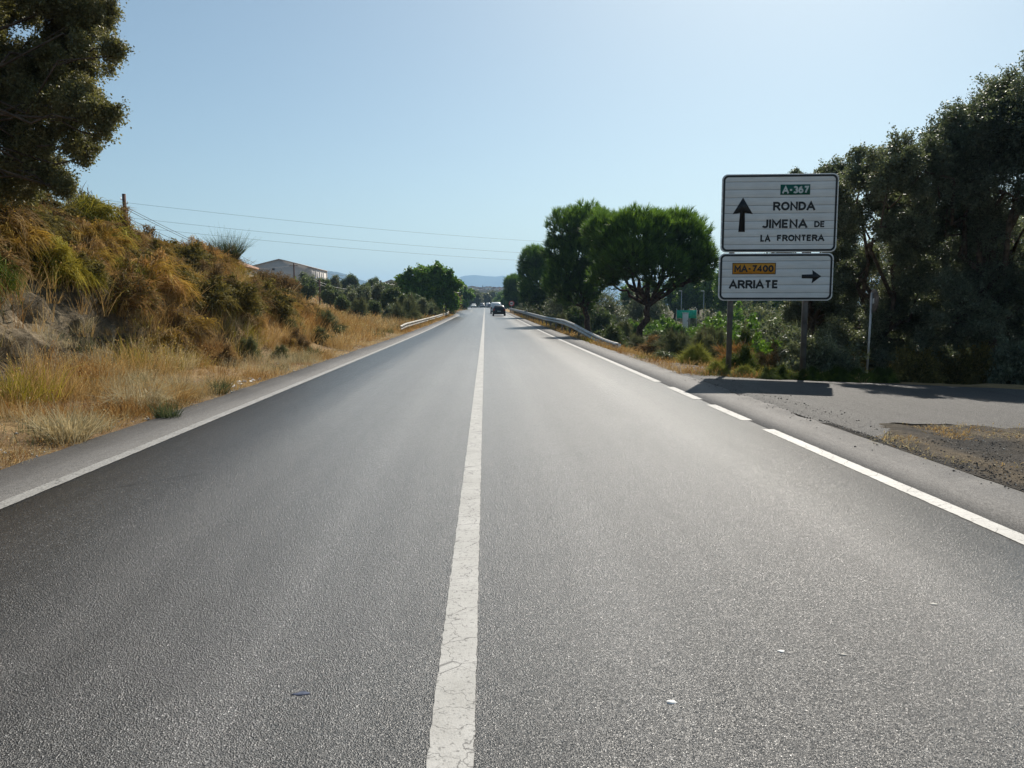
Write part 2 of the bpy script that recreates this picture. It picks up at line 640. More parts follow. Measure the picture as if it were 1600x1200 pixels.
gx = ground_axis([(-7000, -1000, 600), (-1000, -200, 80), (-200, -60, 10), (-60, -22, 2.0), (-22, -12, .4), (-12, -4.3, .11), (-4.3, 4.3, 1.1), (4.3, 9, .15), (9, 24, .5), (24, 60, 3), (60, 200, 14), (200, 1000, 80), (1000, 7000, 600)])
gy = ground_axis([(-40, 3, 4), (3, 6, .4), (6, 26, .12), (26, 48, .25), (48, 110, 1), (110, 400, 5), (400, 1200, 40), (1200, 7000, 400)])
XX, YY = np.meshgrid(gx, gy)
fx, fy = XX.ravel(), YY.ravel()
fz = G(fx, fy)
gv = np.stack([fx, fy, fz], 1)
# broken rock face: push the cut bank in and out sideways
uu = -fx - 4.5
rk = sstep(2.2, 2.9, uu) * (1 - sstep(4.0, 5.2, uu)) * (1 - sstep(20, 27, fy)) * sstep(3, 6, fy)
q = np.stack([fx * 0.0 + fz * 2.0, fy * 1.3, fz * 2.2], 1)
rid = np.abs(fbm(q, 21, 5) - 0.5) * 2
blk = np.floor(fbm(q * 0.8 + 4, 31, 2) * 7) / 7
rid2 = np.abs(fbm(q * 3.1 + 7, 23, 4) - 0.5) * 2
gv[:, 0] += rk * ((rid - 0.3) * 0.7 + (blk - 0.5) * 0.45 + (rid2 - .3) * .42)
gv[:, 2] += rk * (fbm(q * 3, 41, 3) - 0.5) * 0.35
# colours of the ground: straw soil, cut rock with painted crevice shade, gravelly right verge
soil = np.array((0.30, 0.21, 0.12))
straw = np.array((0.42, 0.30, 0.15))
rockc = np.array((0.32, 0.27, 0.19))
grey = np.array((0.20, 0.18, 0.155))
nn = fbm(np.stack([fx * .5, fy * .5, fx * 0], 1), 51, 4)
gc = soil + (straw - soil) * sstep(0.35, 0.65, nn)[:, None]
rn = sstep(0.4, 0.7, fbm(q * 1.6, 61, 3))
rc = rockc * (0.5 + 0.8 * rn[:, None]) * (0.7 + .6 * fbm(q * 5, 63, 3)[:, None])  # noise darkens the colour to imitate shaded crevices
gc = gc * (1 - rk[:, None]) + rc * rk[:, None]
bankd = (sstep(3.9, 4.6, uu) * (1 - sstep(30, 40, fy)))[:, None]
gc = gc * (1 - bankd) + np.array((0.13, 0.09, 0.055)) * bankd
vg = ((fx > 4.3) * (1 - sstep(6.5, 8, fx)) * (1 - sstep(40, 60, fy)))[:, None]
gc = gc * (1 - vg * .75) + grey * 1.25 * vg * .75
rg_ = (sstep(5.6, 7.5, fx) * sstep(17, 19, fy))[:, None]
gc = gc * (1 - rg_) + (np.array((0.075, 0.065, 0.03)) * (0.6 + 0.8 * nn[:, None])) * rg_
farw = sstep(300, 900, fy)[:, None]
gc = gc * (1 - farw) + np.array((0.16, 0.15, 0.08)) * farw
b = MB()
nx, ny = len(gx), len(gy)
ii = (np.arange(ny - 1)[:, None] * nx + np.arange(nx - 1)[None]).ravel()
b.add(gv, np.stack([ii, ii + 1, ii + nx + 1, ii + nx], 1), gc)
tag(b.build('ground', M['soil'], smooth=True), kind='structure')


def strip(name, material, fl, fr, ys, dz, nxs=2, rag=(0, 0), crown=0.0, rf=1.7):
    ys = np.asarray(ys, float)
    t = np.linspace(0, 1, nxs)
    L, R = fl(ys), fr(ys)
    L = L + rag[0] * (fbm(np.stack([ys * rf, ys * 0, ys * 0], 1), 71, 4) - 0.5) * 2
    R = R + rag[1] * (fbm(np.stack([ys * rf, ys * 0 + 9, ys * 0], 1), 73, 4) - 0.5) * 2
    X = L[:, None] * (1 - t) + R[:, None] * t
    Y = np.repeat(ys[:, None], nxs, 1)
    Z = zr(Y.ravel()).reshape(Y.shape) + dz
    n = len(ys)
    i = (np.arange(n - 1)[:, None] * nxs + np.arange(nxs - 1)[None]).ravel()
    m = MB()
    m.add(np.stack([X, Y, Z], 2).reshape(-1, 3), np.stack([i, i + 1, i + nxs + 1, i + nxs], 1))
    # paved edge has a small broken thickness
    o = m.build(name, material)
    if dz <= 0.003:
        s = o.modifiers.new('thickness', 'SOLIDIFY')
        s.thickness = 0.05
        s.offset = -1
    return tag(o, kind='structure')


cst = lambda v: (lambda ys: np.full(len(ys), float(v)))
yroad = ground_axis([(-20, 6, 1), (6, 60, .12), (60, 200, 1), (200, 560, 6)])
LL, RR, CC = -3.7, 3.5, -0.12
strip('road', M['road'], lambda y: xl(y) + 0.85, cst(RR), yroad, 0.0, 6)
strip('road_shoulder', M['shoulder'], xl, lambda y: xl(y) + 0.85, yroad, 0.0, 3, (0.07, 0))
strip('road_shoulder', M['shoulder'], cst(RR), cst(4.4), yroad, 0.0, 3, (0, 0.11), rf=2.6)


def line(x, y0, y1, w, step=.5, dz=0.004, mt='paint'):
    if y1 < 40:
        ys = np.linspace(y0, y1, int((y1 - y0) / .05) + 2)
    else:
        ys = ground_axis([(y0, 36, .05), (36, y1, .6)]) if y0 < 36 else ground_axis([(y0, y1, .6)])
    f = x if callable(x) else (lambda ys: np.full(len(ys), float(x)))
    return strip('road_marking', M[mt], lambda y: f(y) - w / 2, lambda y: f(y) + w / 2, ys, dz, 2, (0.007, 0.007), rf=26)


line(CC, -6, 330, 0.155)
line(lambda y: xl(y) + 0.82, -6, 330, 0.135, mt='oldpaint')
line(RR - .02, -6, 9.25, 0.15, mt='newpaint')
line(RR - .02, 10.0, 11.65, 0.15)
line(RR - .02, 12.35, 14.3, 0.15)
line(RR - .02, 15.3, 330, 0.15)
line(lambda y: CC - np.interp(y, [108, 150, 200], [0.0, 2.6, 3.2]), 109, 200, 0.12)

# side road joining on the right: a paved tongue, then the gravel triangle in front of it
m = MB()
xs = ground_axis([(4.4, 12, .08), (12, 40, 1.5)])
y0 = 9.7 + 0.5 * (fbm(np.stack([xs * 2.2, xs * 0, xs * 0], 1), 81, 5) - .5) * 2 - np.interp(xs, [4.4, 5.3, 7, 12, 40], [1.2, .1, 0, -.2, -3]) - 0
y1 = np.interp(xs, [4.4, 5.2, 6, 8, 12, 40], [17.2, 16.6, 16.2, 15.9, 15.2, 17]) + 0.12 * (fbm(np.stack([xs * 1.7, xs * 0 + 5, xs * 0], 1), 83, 4) - .5) * 2
tt = np.linspace(0, 1, 9)
XS = np.repeat(xs[:, None], 9, 1)
YS = y0[:, None] * (1 - tt) + y1[:, None] * tt
ZS = -np.minimum(0.03 * (XS - 4.4), 1.2) + 0.015
ZS = np.where(XS < 4.5, -0.004, ZS)
nX = len(xs)
i = (np.arange(nX - 1)[:, None] * 9 + np.arange(8)[None]).ravel()
m.add(np.stack([XS, YS, ZS], 2).reshape(-1, 3), np.stack([i, i + 9, i + 10, i + 1], 1))
tag(m.build('side_road', M['lane']), kind='structure')

m = MB()
xs = ground_axis([(4.38, 7, .06), (7, 16, .3)])
ysg = np.linspace(3.0, 9.75, 90)
XS, YS = np.meshgrid(xs, ysg)
ZS = -0.03 * (XS - 4.4) + 0.004 + 0.05 * (fbm(np.stack([XS.ravel() * 2.5, YS.ravel() * 2.5, XS.ravel() * 0], 1), 91, 5) - .5).reshape(XS.shape) * sstep(4.38, 4.9, XS)
nX = len(xs)
i = (np.arange(len(ysg) - 1)[:, None] * nX + np.arange(nX - 1)[None]).ravel()
tanw = np.maximum(np.exp(-((XS - 4.75 - .12 * (9.7 - YS) * 0) / .28) ** 2) * .9, np.exp(-((YS - 9.0 - .06 * (XS - 5)) / .35) ** 2) * sstep(5.6, 6.6, XS)).ravel()
nq = fbm(np.stack([XS.ravel() * 1.4, YS.ravel() * 1.4, XS.ravel() * 0], 1), 95, 4)
cg = np.array((0.075, 0.072, 0.068)) + (np.array((0.2, 0.165, 0.115)) - np.array((0.075, 0.072, 0.068))) * np.clip(sstep(0.5, 0.8, nq) * .45 + tanw * sstep(.3, .6, nq), 0, 1)[:, None]
cg *= (.7 + .6 * fbm(np.stack([XS.ravel() * 9, YS.ravel() * 9, XS.ravel() * 0], 1), 97, 3))[:, None]
m.add(np.stack([XS, YS, ZS], 2).reshape(-1, 3), np.stack([i, i + 1, i + nX + 1, i + nX], 1), cg)
tag(m.build('gravel_patch', M['soil'], smooth=True), kind='structure')


def pebbles(n, pos, smin, smax, material, name, label):
    m = MB()
    s = RNG.uniform(0, 1, n) ** 2.5 * (smax - smin) + smin
    base = np.array([(1, 0, 0), (-1, 0, 0), (0, 1, 0), (0, -1, 0), (0, 0, .7), (0, 0, -.5)], float)
    F = np.array([(0, 2, 4), (2, 1, 4), (1, 3, 4), (3, 0, 4), (2, 0, 5), (1, 2, 5), (3, 1, 5), (0, 3, 5)])
    V = pos[:, None, :] + base[None] * s[:, None, None] * RNG.uniform(.5, 1.3, (n, 6, 1))
    m.add(V.reshape(-1, 3), (np.arange(n)[:, None, None] * 6 + F[None]).reshape(-1, 3))
    o = m.build(name, material)
    return tag(o, label, 'gravel', kind='stuff')


n = 11000
pxx = 4.42 + RNG.uniform(0, 1, n) ** 1.6 * 6
pyy = RNG.uniform(4.2, 10.0, n)
pebbles(n, np.stack([pxx, pyy, -0.03 * (pxx - 4.4) + 0.006], 1), 0.002, 0.016, M['darkstone'], 'gravel', 'loose dark asphalt crumbs over the bare patch right of the road')
n = 3200
pxx = 4.42 + RNG.uniform(0, 1, n) ** 1.3 * 6
pyy = RNG.uniform(4.2, 9.8, n)
pebbles(n, np.stack([pxx, pyy, -0.03 * (pxx - 4.4) + 0.006], 1), 0.002, 0.012, M['stone'], 'gravel', 'pale stones scattered over the bare patch right of the road')
n = 1100
pyy = RNG.uniform(5, 30, n)
pxx = -4.45 - RNG.uniform(0, 1, n) ** 2 * 1.3
pebbles(n, np.stack([pxx, pyy, G(pxx, pyy) + 0.015], 1), 0.006, 0.03, M['stone'], 'gravel', 'small pale stones along the left edge of the road')
n = 700
pyy = RNG.uniform(4.5, 16, n)
pxx = 4.4 + RNG.normal(0, .18, n) + RNG.uniform(0, .5, n)
pebbles(n, np.stack([pxx, pyy, np.full(n, 0.006)], 1), 0.005, 0.017, M['darkstone'], 'gravel', 'dark crumbs on the joint between shoulder and side road')


def flat_blot(px, py, r, material, name, label, cat, h=0.0018, sx=1.6):
    # thin splash or scrap lying on the road
    d = CAMR @ Vector(((px - 800) / 1200, (600 - py) / 1200, -1.0))
    k = -1.5 / d.z
    c = Vector((d.x * k, d.y * k, 0))
    m = MB()
    k = 14
    a = np.arange(k) * 2 * math.pi / k
    rr = r * RNG.uniform(0.55, 1.15, k)
    top = np.stack([c.x + np.cos(a) * rr * sx, c.y + np.sin(a) * rr, np.full(k, h)], 1)
    bot = top * 1
    bot[:, 2] = 0.0005
    m.add(np.concatenate([top, bot]), [(j, k + j, k + (j + 1) % k, (j + 1) % k) for j in range(k)])
    m.f.setdefault(k, []).append(np.array([list(range(k))]))
    return tag(m.build(name, material), label, cat)


flat_blot(1048, 1097, .016, M['white'], 'white_scrap', 'largest white paint scrap on the asphalt at the bottom of the right lane', 'scrap')
flat_blot(1220, 1018, .012, M['white'], 'white_scrap', 'small bright white scrap on the asphalt of the right lane', 'scrap')
flat_blot(1317, 1023, .012, M['stone'], 'white_scrap', 'dull grey scrap to the right of the small white one on the asphalt', 'scrap')
flat_blot(1459, 944, .016, M['stone'], 'white_scrap', 'pale scrap on the asphalt nearest the right edge line', 'scrap')

M['bluestain'] = simple('faded_blue_paint', (0.07, 0.085, 0.13), 0.8, 0.2, var=0.3, vscale=40)
flat_blot(472, 1084, .022, M['bluestain'], 'paint_stain', 'faded blue paint stain on the asphalt of the left lane', 'stain', 0.0012, 1.9)

# ------------------------------------------------------------------ plants: generators
PAL = {
    'oak': ((0.042, 0.055, 0.034), (0.125, 0.145, 0.095), (0.28, 0.295, 0.225)),
    'oakbrown': ((0.045, 0.05, 0.022), (0.15, 0.145, 0.068), (0.31, 0.27, 0.16)),
    'pine': ((0.022, 0.042, 0.015), (0.10, 0.175, 0.04), (0.30, 0.42, 0.09)),
    'fig': ((0.035, 0.065, 0.014), (0.10, 0.19, 0.03), (0.22, 0.34, 0.06)),
    'olive': ((0.03, 0.045, 0.02), (0.085, 0.115, 0.05), (0.17, 0.2, 0.1)),
    'gold': ((0.14, 0.085, 0.025), (0.46, 0.31, 0.07), (0.75, 0.56, 0.15)),
    'goldgreen': ((0.09, 0.09, 0.016), (0.29, 0.26, 0.038), (0.52, 0.44, 0.08)),
    'green': ((0.03, 0.05, 0.01), (0.09, 0.13, 0.02), (0.2, 0.24, 0.04)),
    'brown': ((0.065, 0.042, 0.024), (0.23, 0.15, 0.07), (0.43, 0.3, 0.15)),
    'bramble': ((0.045, 0.044, 0.018), (0.14, 0.12, 0.04), (0.29, 0.23, 0.085)),
    'greygreen': ((0.05, 0.06, 0.03), (0.12, 0.14, 0.07), (0.23, 0.25, 0.13)),
    'lime': ((0.12, 0.14, 0.03), (0.3, 0.32, 0.07), (0.5, 0.48, 0.14)),
    'straw': ((0.26, 0.155, 0.06), (0.48, 0.325, 0.145), (0.66, 0.5, 0.27)),
    'rust': ((0.15, 0.075, 0.028), (0.37, 0.205, 0.075), (0.55, 0.36, 0.15)),
    'pale': ((0.36, 0.29, 0.18), (0.52, 0.44, 0.29), (0.68, 0.6, 0.44)),
    'rush': ((0.035, 0.055, 0.03), (0.085, 0.12, 0.055), (0.2, 0.22, 0.1)),
}


def pal(name, t):
    a, b2, c = [np.array(q) for q in PAL[name]]
    t = np.clip(t, 0, 1)[:, None]
    return np.where(t < .5, a + (b2 - a) * t * 2, b2 + (c - b2) * (t * 2 - 1))


def crown(m, blobs, twigs, leaves, L, W, spread, palette, rng, droop=0.1, inner=0.45, gap=0.0, twigcol=(0.05, 0.035, 0.025), tipup=0.15):
    """leafy sprays: blobs are (centre, (rx, ry, rz)); twigs per blob scales with its surface"""
    rm = np.mean([np.mean(r) ** 2 for _, r in blobs])
    for c, r in blobs:
        c, r = np.array(c, float), np.array(r, float)
        n = max(3, int(twigs * np.mean(r) ** 2 / rm))
        d = rdir(n, rng)
        if gap:
            keep = vnoise(c + d * r * 1.6 / max(.4, np.mean(r)) + 3, 5) > gap
            d = d[keep]
            n = len(d)
        if n == 0:
            continue
        t0 = rng.uniform(inner * .6, inner * 1.3, n)[:, None]
        t1 = (rng.uniform(0.7, 1.1, n) + (rng.uniform(0, 1, n) < .14) * rng.uniform(.1, .45, n))[:, None]
        p0 = c + d * r * t0
        p2 = c + d * r * t1
        p2[:, 2] += np.mean(r) * (tipup - droop * rng.uniform(0, 1, n) * 2)
        pm = (p0 + p2) / 2 + rdir(n, rng) * np.mean(r) * 0.07
        m.blades(p0, pm, p2, max(0.008, L * .25), np.tile(np.array(twigcol), (n, 1)))
        k = leaves
        t = rng.uniform(0.05, 1.0, (n, k)) ** 0.8
        # a few side sprays
        side = rdir(n * 4, rng).reshape(n, 4, 3)
        pick = rng.integers(0, 4, (n, k))
        sd = np.take_along_axis(side, pick[:, :, None], 1)
        q = (1 - t)[..., None] ** 2 * p0[:, None] + 2 * (t * (1 - t))[..., None] * pm[:, None] + (t ** 2)[..., None] * p2[:, None]
        q = q + sd * (rng.uniform(0, 1, (n, k)) * spread * 1.7 * (1.15 - t))[..., None] + rng.normal(size=(n, k, 3)) * spread * .28
        q = q.reshape(-1, 3)
        ax = norm(np.repeat(norm(p2 - p0), k, 0) * .8 + rng.normal(size=(n * k, 3)) * .75)
        nr = norm(rng.normal(size=(n * k, 3)) + np.array((0, 0, .8)))
        tint = 0.55 * vnoise(q * 1.1 / max(.35, np.mean(r) ** .5), 8) + 0.45 * rng.uniform(0, 1, n * k)
        sc_ = rng.uniform(.65, 1.25, n * k)
        m.leaves(q, ax, nr, L * sc_, W * sc_, pal(palette, tint))


def limb(m, a, b2, r0, r1, rng, wob=0.12, k=7, seg=7):
    a, b2 = np.array(a, float), np.array(b2, float)
    t = np.linspace(0, 1, seg)[:, None]
    L = np.linalg.norm(b2 - a)
    p = a * (1 - t) + b2 * t
    p[1:-1] += rng.normal(size=(seg - 2, 3)) * L * wob * .35
    p[:, 2] += (np.sin(t[:, 0] * math.pi) * L * .06)
    m.tube(p, r0 + (r1 - r0) * t[:, 0], k)


def split(blobs, n, k, rng, jit=.72):
    out = []
    for c, r in blobs:
        c, r = np.array(c, float), np.array(r if hasattr(r, '__len__') else (r, r, r), float)
        d = rdir(n, rng)
        for q in d:
            s = k * rng.uniform(.5, 1.35)
            out.append((c + q * r * jit * rng.uniform(.6, 1.25), r * s))
    return out


def tree(name, base, blobs, label, group=None, limbs=1.0, palette='oak', twigs=150, leaves=30, L=.06, W=.03, spread=.12, seed=1, trunk_r=.16, fork=0.4, mat_leaf='leaf', droop=.1, gap=0.0, lean=(0, 0), inner=.45, sub=0, subk=.42, minor=4):
    """base and blobs in world coordinates; returns the Empty at the base"""
    rng = np.random.default_rng(seed)
    base = Vector(base)
    root = empty(name, base, 0, label, 'tree', group)
    rel = [(np.array(Vector(c) - base), np.array(r if hasattr(r, '__len__') else (r, r, r), float)) for c, r in blobs]
    cz = np.mean([c for c, _ in rel], axis=0)
    top = np.array((cz[0] * .5 + lean[0], cz[1] * .5 + lean[1], max(.5, cz[2] * fork)))
    tm = MB()
    limb(tm, (0, 0, -.25), top, trunk_r * 1.15, trunk_r * .8, rng, .06, 9)
    for c, r in rel:
        limb(tm, top - np.array((0, 0, .1)), c + np.array((0, 0, -.1)), trunk_r * .5 * limbs, trunk_r * .12 * limbs, rng, .16)
        for _ in range(minor):
            e = c + rdir(1, rng)[0] * r * .75
            limb(tm, c * .8 + top * .2, e, trunk_r * .16, .012, rng, .15, 5, 5)
    tm.build('trunk', M['bark'], root, True)
    if sub:
        rel = split(rel, sub, subk, rng)
    cm = MB()
    crown(cm, rel, twigs, leaves, L, W, spread, palette, rng, droop, inner, gap)
    cm.build('crown', M[mat_leaf], root)
    return root


def pine(base, blobs, label, seed, tufts=1500, nl=.34, trunk_r=.2, group='umbrella pines along the right side of the road', nb=14, w=.018, fork=.55):
    rng = np.random.default_rng(seed)
    base = Vector(base)
    root = empty('umbrella_pine', base, 0, label, 'tree', group)
    rel = [(np.array(Vector(c) - base), np.array(r, float)) for c, r in blobs]
    cz = np.mean([c for c, _ in rel], axis=0)
    top = np.array((cz[0] * .7, cz[1] * .7, cz[2] * fork))
    tm = MB()
    limb(tm, (0, 0, -.4), top, trunk_r * 1.1, trunk_r * .75, rng, .05, 9)
    for c, r in rel:
        limb(tm, top - np.array((0, 0, .2)), c + np.array((0, 0, -r[2] * .4)), trunk_r * .5, trunk_r * .2, rng, .12)
        for _ in range(9):
            d = rdir(1, rng)[0]
            d[2] = abs(d[2]) * .8 - .25
            limb(tm, c * .7 + top * .3, c + d * r * .85, trunk_r * .14, .015, rng, .12, 5, 5)
    tm.build('trunk', M['pinebark'], root, True)
    cm = MB()
    rm = np.mean([np.mean(r) ** 2 for _, r in rel])
    for c, r in rel:
        n = int(tufts / len(rel) * np.mean(r) ** 2 / rm)
        d = rdir(n, rng)
        low = d[:, 2] < -.5
        d[low & (rng.uniform(0, 1, n) < .45), 2] *= -1
        t = rng.uniform(.22, 1.0, n) ** .5
        p = c + d * r * t[:, None] * (0.86 + .28 * vnoise(d * 2.2 + c, 3))[:, None]
        ax = norm(d * .75 + np.array((0, 0, .75)) + rng.normal(size=(n, 3)) * .25)
        tint = np.clip(.05 + .55 * t * (d[:, 2] * .5 + .5) + .42 * rng.uniform(0, 1, n), 0, 1)  # upper and outer tufts coloured lighter to imitate sun on the crown
        k = nb
        pp = np.repeat(p, k, 0)
        aa = norm(np.repeat(ax, k, 0) + rng.normal(size=(n * k, 3)) * .3)
        ln = nl * rng.uniform(.6, 1.15, n * k)[:, None]
        p2 = pp + aa * ln
        p1 = pp + aa * ln * .5 + rng.normal(size=(n * k, 3)) * nl * .05
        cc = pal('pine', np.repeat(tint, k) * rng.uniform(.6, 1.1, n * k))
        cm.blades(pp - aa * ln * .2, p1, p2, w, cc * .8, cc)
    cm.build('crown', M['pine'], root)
    return root


def strands(m, p, d, L, w, droop, palette, tint, rng, seg2=True):
    n = len(p)
    L = L * rng.uniform(.55, 1.35, n)[:, None]
    p1 = p + d * L * .55
    p2 = p + d * L
    p2[:, 2] -= droop * L[:, 0] * rng.uniform(.3, 1.6, n)
    p2 += rng.normal(size=(n, 3)) * L * .12
    c = pal(palette, tint)
    m.blades(p, p1, p2, w, c * .8, c)


def dome(n, R, H, rng, lump=.35, s=0, hollow=.35):
    d = rdir(n, rng)
    d[:, 2] = np.abs(d[:, 2])
    r = rng.uniform(hollow, 1, n) ** .5
    r = r * (1 - lump + 2 * lump * vnoise(d * 2.4 + s * 7.1, s))
    return d, d * r[:, None] * np.array((R, R, H))


def broom_mesh(seed, n=3600, R=.8, H=.9, L=.34, w=.015, droop=.35, palette='gold', up=.4, leafn=0, leafpal=None, lL=.03, wind=(0, 0), plumes=46, pal2=None):
    """a bush of arching plumes: every plume is a curved axis set with fine stems, so the mound breaks up into wisps"""
    rng = np.random.default_rng(seed)
    m = MB()
    d, p = dome(plumes, R, H, rng, .42, seed, .75)
    foot = rng.normal(size=(plumes, 3)) * np.array((R * .28, R * .28, 0))
    foot[:, 2] = np.abs(rng.normal(size=plumes)) * .1 * H
    tip = p * rng.uniform(.85, 1.3, plumes)[:, None] + np.array((wind[0], wind[1], 0)) * R
    ctl = foot * .35 + p * .6
    ctl[:, 2] = np.maximum(p[:, 2], H * .45) * rng.uniform(.95, 1.3, plumes) * (0.75 + up * .5)
    tip[:, 2] = np.maximum(.03, tip[:, 2] - droop * rng.uniform(.1, .9, plumes) * H)
    m.blades(foot, ctl, tip, .016, np.tile((.085, .06, .04), (plumes, 1)))
    k = n // plumes
    t = rng.uniform(.22, 1.0, (plumes, k))
    T = t[..., None]
    q = (1 - T) ** 2 * foot[:, None] + 2 * T * (1 - T) * ctl[:, None] + T ** 2 * tip[:, None]
    tan = 2 * (1 - T) * (ctl - foot)[:, None] + 2 * T * (tip - ctl)[:, None]
    fat = R * .17 * (1.15 - t)[..., None]
    q = (q + rng.normal(size=(plumes, k, 3)) * fat).reshape(-1, 3)
    q[:, 2] = np.abs(q[:, 2])
    dd = norm(norm(tan.reshape(-1, 3)) * 1.0 + np.array((0, 0, up * .5)) + rng.normal(size=(plumes * k, 3)) * .33)
    pt = np.repeat(rng.uniform(0, 1, plumes), k)
    tone = -.12 + .68 * pt + .26 * t.ravel() + .26 * rng.uniform(0, 1, plumes * k)
    if pal2 is None:
        strands(m, q - dd * L * .3, dd, L, w, droop, palette, tone, rng)
    else:
        sel = pt > .55
        for s_, pn in ((sel, pal2), (~sel, palette)):
            strands(m, (q - dd * L * .3)[s_], dd[s_], L, w, droop, pn, tone[s_], rng)
    if leafn:
        kk = leafn // plumes
        t = rng.uniform(.25, 1.0, (plumes, kk))[..., None]
        q = (1 - t) ** 2 * foot[:, None] + 2 * t * (1 - t) * ctl[:, None] + t ** 2 * tip[:, None]
        q = (q + rng.normal(size=(plumes, kk, 3)) * R * .16 * (1.25 - t)).reshape(-1, 3)
        q[:, 2] = np.abs(q[:, 2])
        tl = .45 * np.repeat(rng.uniform(0, 1, plumes), kk) + .6 * rng.uniform(0, 1, plumes * kk)
        s_ = rng.uniform(.6, 1.4, plumes * kk)
        m.leaves(q, rdir(plumes * kk, rng), norm(rng.normal(size=(plumes * kk, 3)) + np.array((0, 0, .7))), lL * s_, lL * .6 * s_, pal(leafpal or palette, tl))
    return m


def upright_mesh(seed, n=900, R=.25, H=.7, w=.006, palette='rush', lean=.35, droop=.12):
    rng = np.random.default_rng(seed)
    m = MB()
    a = rng.uniform(0, 2 * math.pi, n)
    r = R * .35 * rng.uniform(0, 1, n) ** .5
    p = np.stack([np.cos(a) * r, np.sin(a) * r, np.zeros(n) - .03], 1)
    dd = norm(np.stack([np.cos(a), np.sin(a), np.zeros(n)], 1) * (rng.uniform(0, 1, n) * lean * 1.6)[:, None] + np.array((0, 0, 1)) + rng.normal(size=(n, 3)) * .1)
    strands(m, p, dd, H, w, droop, palette, rng.uniform(0, 1, n), rng)
    return m

# ------------------------------------------------------------------ big sign
def rounded(x0, z0, x1, z1, r, k=6):
    out = []
    for cx, cz, a0 in ((x1 - r, z1 - r, 0), (x0 + r, z1 - r, 90), (x0 + r, z0 + r, 180), (x1 - r, z0 + r, 270)):
        for j in range(k + 1):
            a = math.radians(a0 + 90 * j / k)
            out.append((cx + r * math.cos(a), cz + r * math.sin(a)))
    return out


def sign_face(name):
    m, nt, b = mat(name, 0.45, 0.4)
    n = N(nt)
    v = n.coords()
    c = n.ramp(n.noise(v, 1.7, 5), [(0.3, (0.74, 0.73, 0.715)), (0.7, (0.87, 0.86, 0.845))])
    st = n.noise(n.coords((1.2, 1, 14)), 2.0, 4, .6)
    c = n.mix(n.ramp(st, [(0.4, 0.25), (0.62, 0.0)]), c, (0.52, 0.52, 0.51))
    sp = n.noise(v, 26, 3, .7)
    c = n.mix(n.ramp(sp, [(0.24, 0.8), (0.29, 0.0)]), c, (0.12, 0.12, 0.12))
    n.link(c, b.inputs['Base Color'])
    b.inputs['Metallic'].default_value = 0.0
    return m


M['signwhite'] = sign_face('sign_white')
U = 0.175 / 60          # metres per measured unit on the face
SIGN_L = P(1122, 470, 17.5)
SIGN_RZ = math.radians(-6)
sgx, sgy = SIGN_L.x, 17.5
sgz = g1(sgx + 1.2, sgy)
sign = empty('direction_sign', (sgx, sgy, sgz), SIGN_RZ, 'large white direction sign of two stacked slatted panels beside the side road', 'road sign')
ZB = SIGN_L.z - sgz     # bottom edge of the lower panel over the ground


def fx_(zx):
    return (zx - 212) * U * .935


def fz_(zy):
    return ZB + (1158 - zy) * U * .975


def arc(cx, cy, rx, ry, a0, a1, n=12):
    return [(cx + rx * math.cos(math.radians(a0 + (a1 - a0) * k / n)), cy + ry * math.sin(math.radians(a0 + (a1 - a0) * k / n))) for k in range(n + 1)]


OV = arc(.36, .5, .36, .5, 90, 450, 24)
GLY = {
    'A': (.8, [[(0, 0), (.4, 1), (.8, 0)], [(.14, .3), (.66, .3)]]),
    'R': (.66, [[(0, 0), (0, 1), (.36, 1)] + arc(.36, .745, .28, .255, 90, -90) + [(0, .49)], [(.34, .47), (.66, 0)]]),
    'O': (.8, [[(x * 1.11, y) for x, y in OV]]), '0': (.62, [[(x * .86, y) for x, y in OV]]),
    'N': (.68, [[(0, 0), (0, 1), (.68, 0), (.68, 1)]]),
    'D': (.68, [[(0, 0), (0, 1), (.28, 1)] + arc(.28, .5, .4, .5, 90, -90) + [(-.06, 0)]]),
    'J': (.5, [[(.5, 1), (.5, .25)] + arc(.25, .25, .25, .25, 0, -165)]),
    'I': (.0, [[(0, 0), (0, 1)]]),
    'M': (.82, [[(0, 0), (0, 1), (.41, .3), (.82, 1), (.82, 0)]]),
    'E': (.56, [[(.56, 1), (0, 1), (0, 0), (.56, 0)], [(0, .51), (.5, .51)]]),
    'F': (.56, [[(.56, 1), (0, 1), (0, -.06)], [(0, .5), (.5, .5)]]),
    'L': (.54, [[(0, 1), (0, 0), (.54, 0)]]),
    'T': (.64, [[(0, 1), (.64, 1)], [(.32, 1), (.32, -.06)]]),
    '-': (.34, [[(0, .46), (.34, .46)]]),
    '3': (.54, [arc(.27, .75, .25, .25, 155, -90), arc(.27, .25, .28, .25, 90, -155)]),
    '6': (.56, [arc(.28, .3, .28, .3, 0, 360, 18), arc(.5, .3, .5, .7, 95, 180)]),
    '7': (.56, [[(0, 1), (.56, 1), (.18, -.04)]]),
    '4': (.62, [[(.46, -.05), (.46, 1), (0, .27), (.66, .27)]]),
}


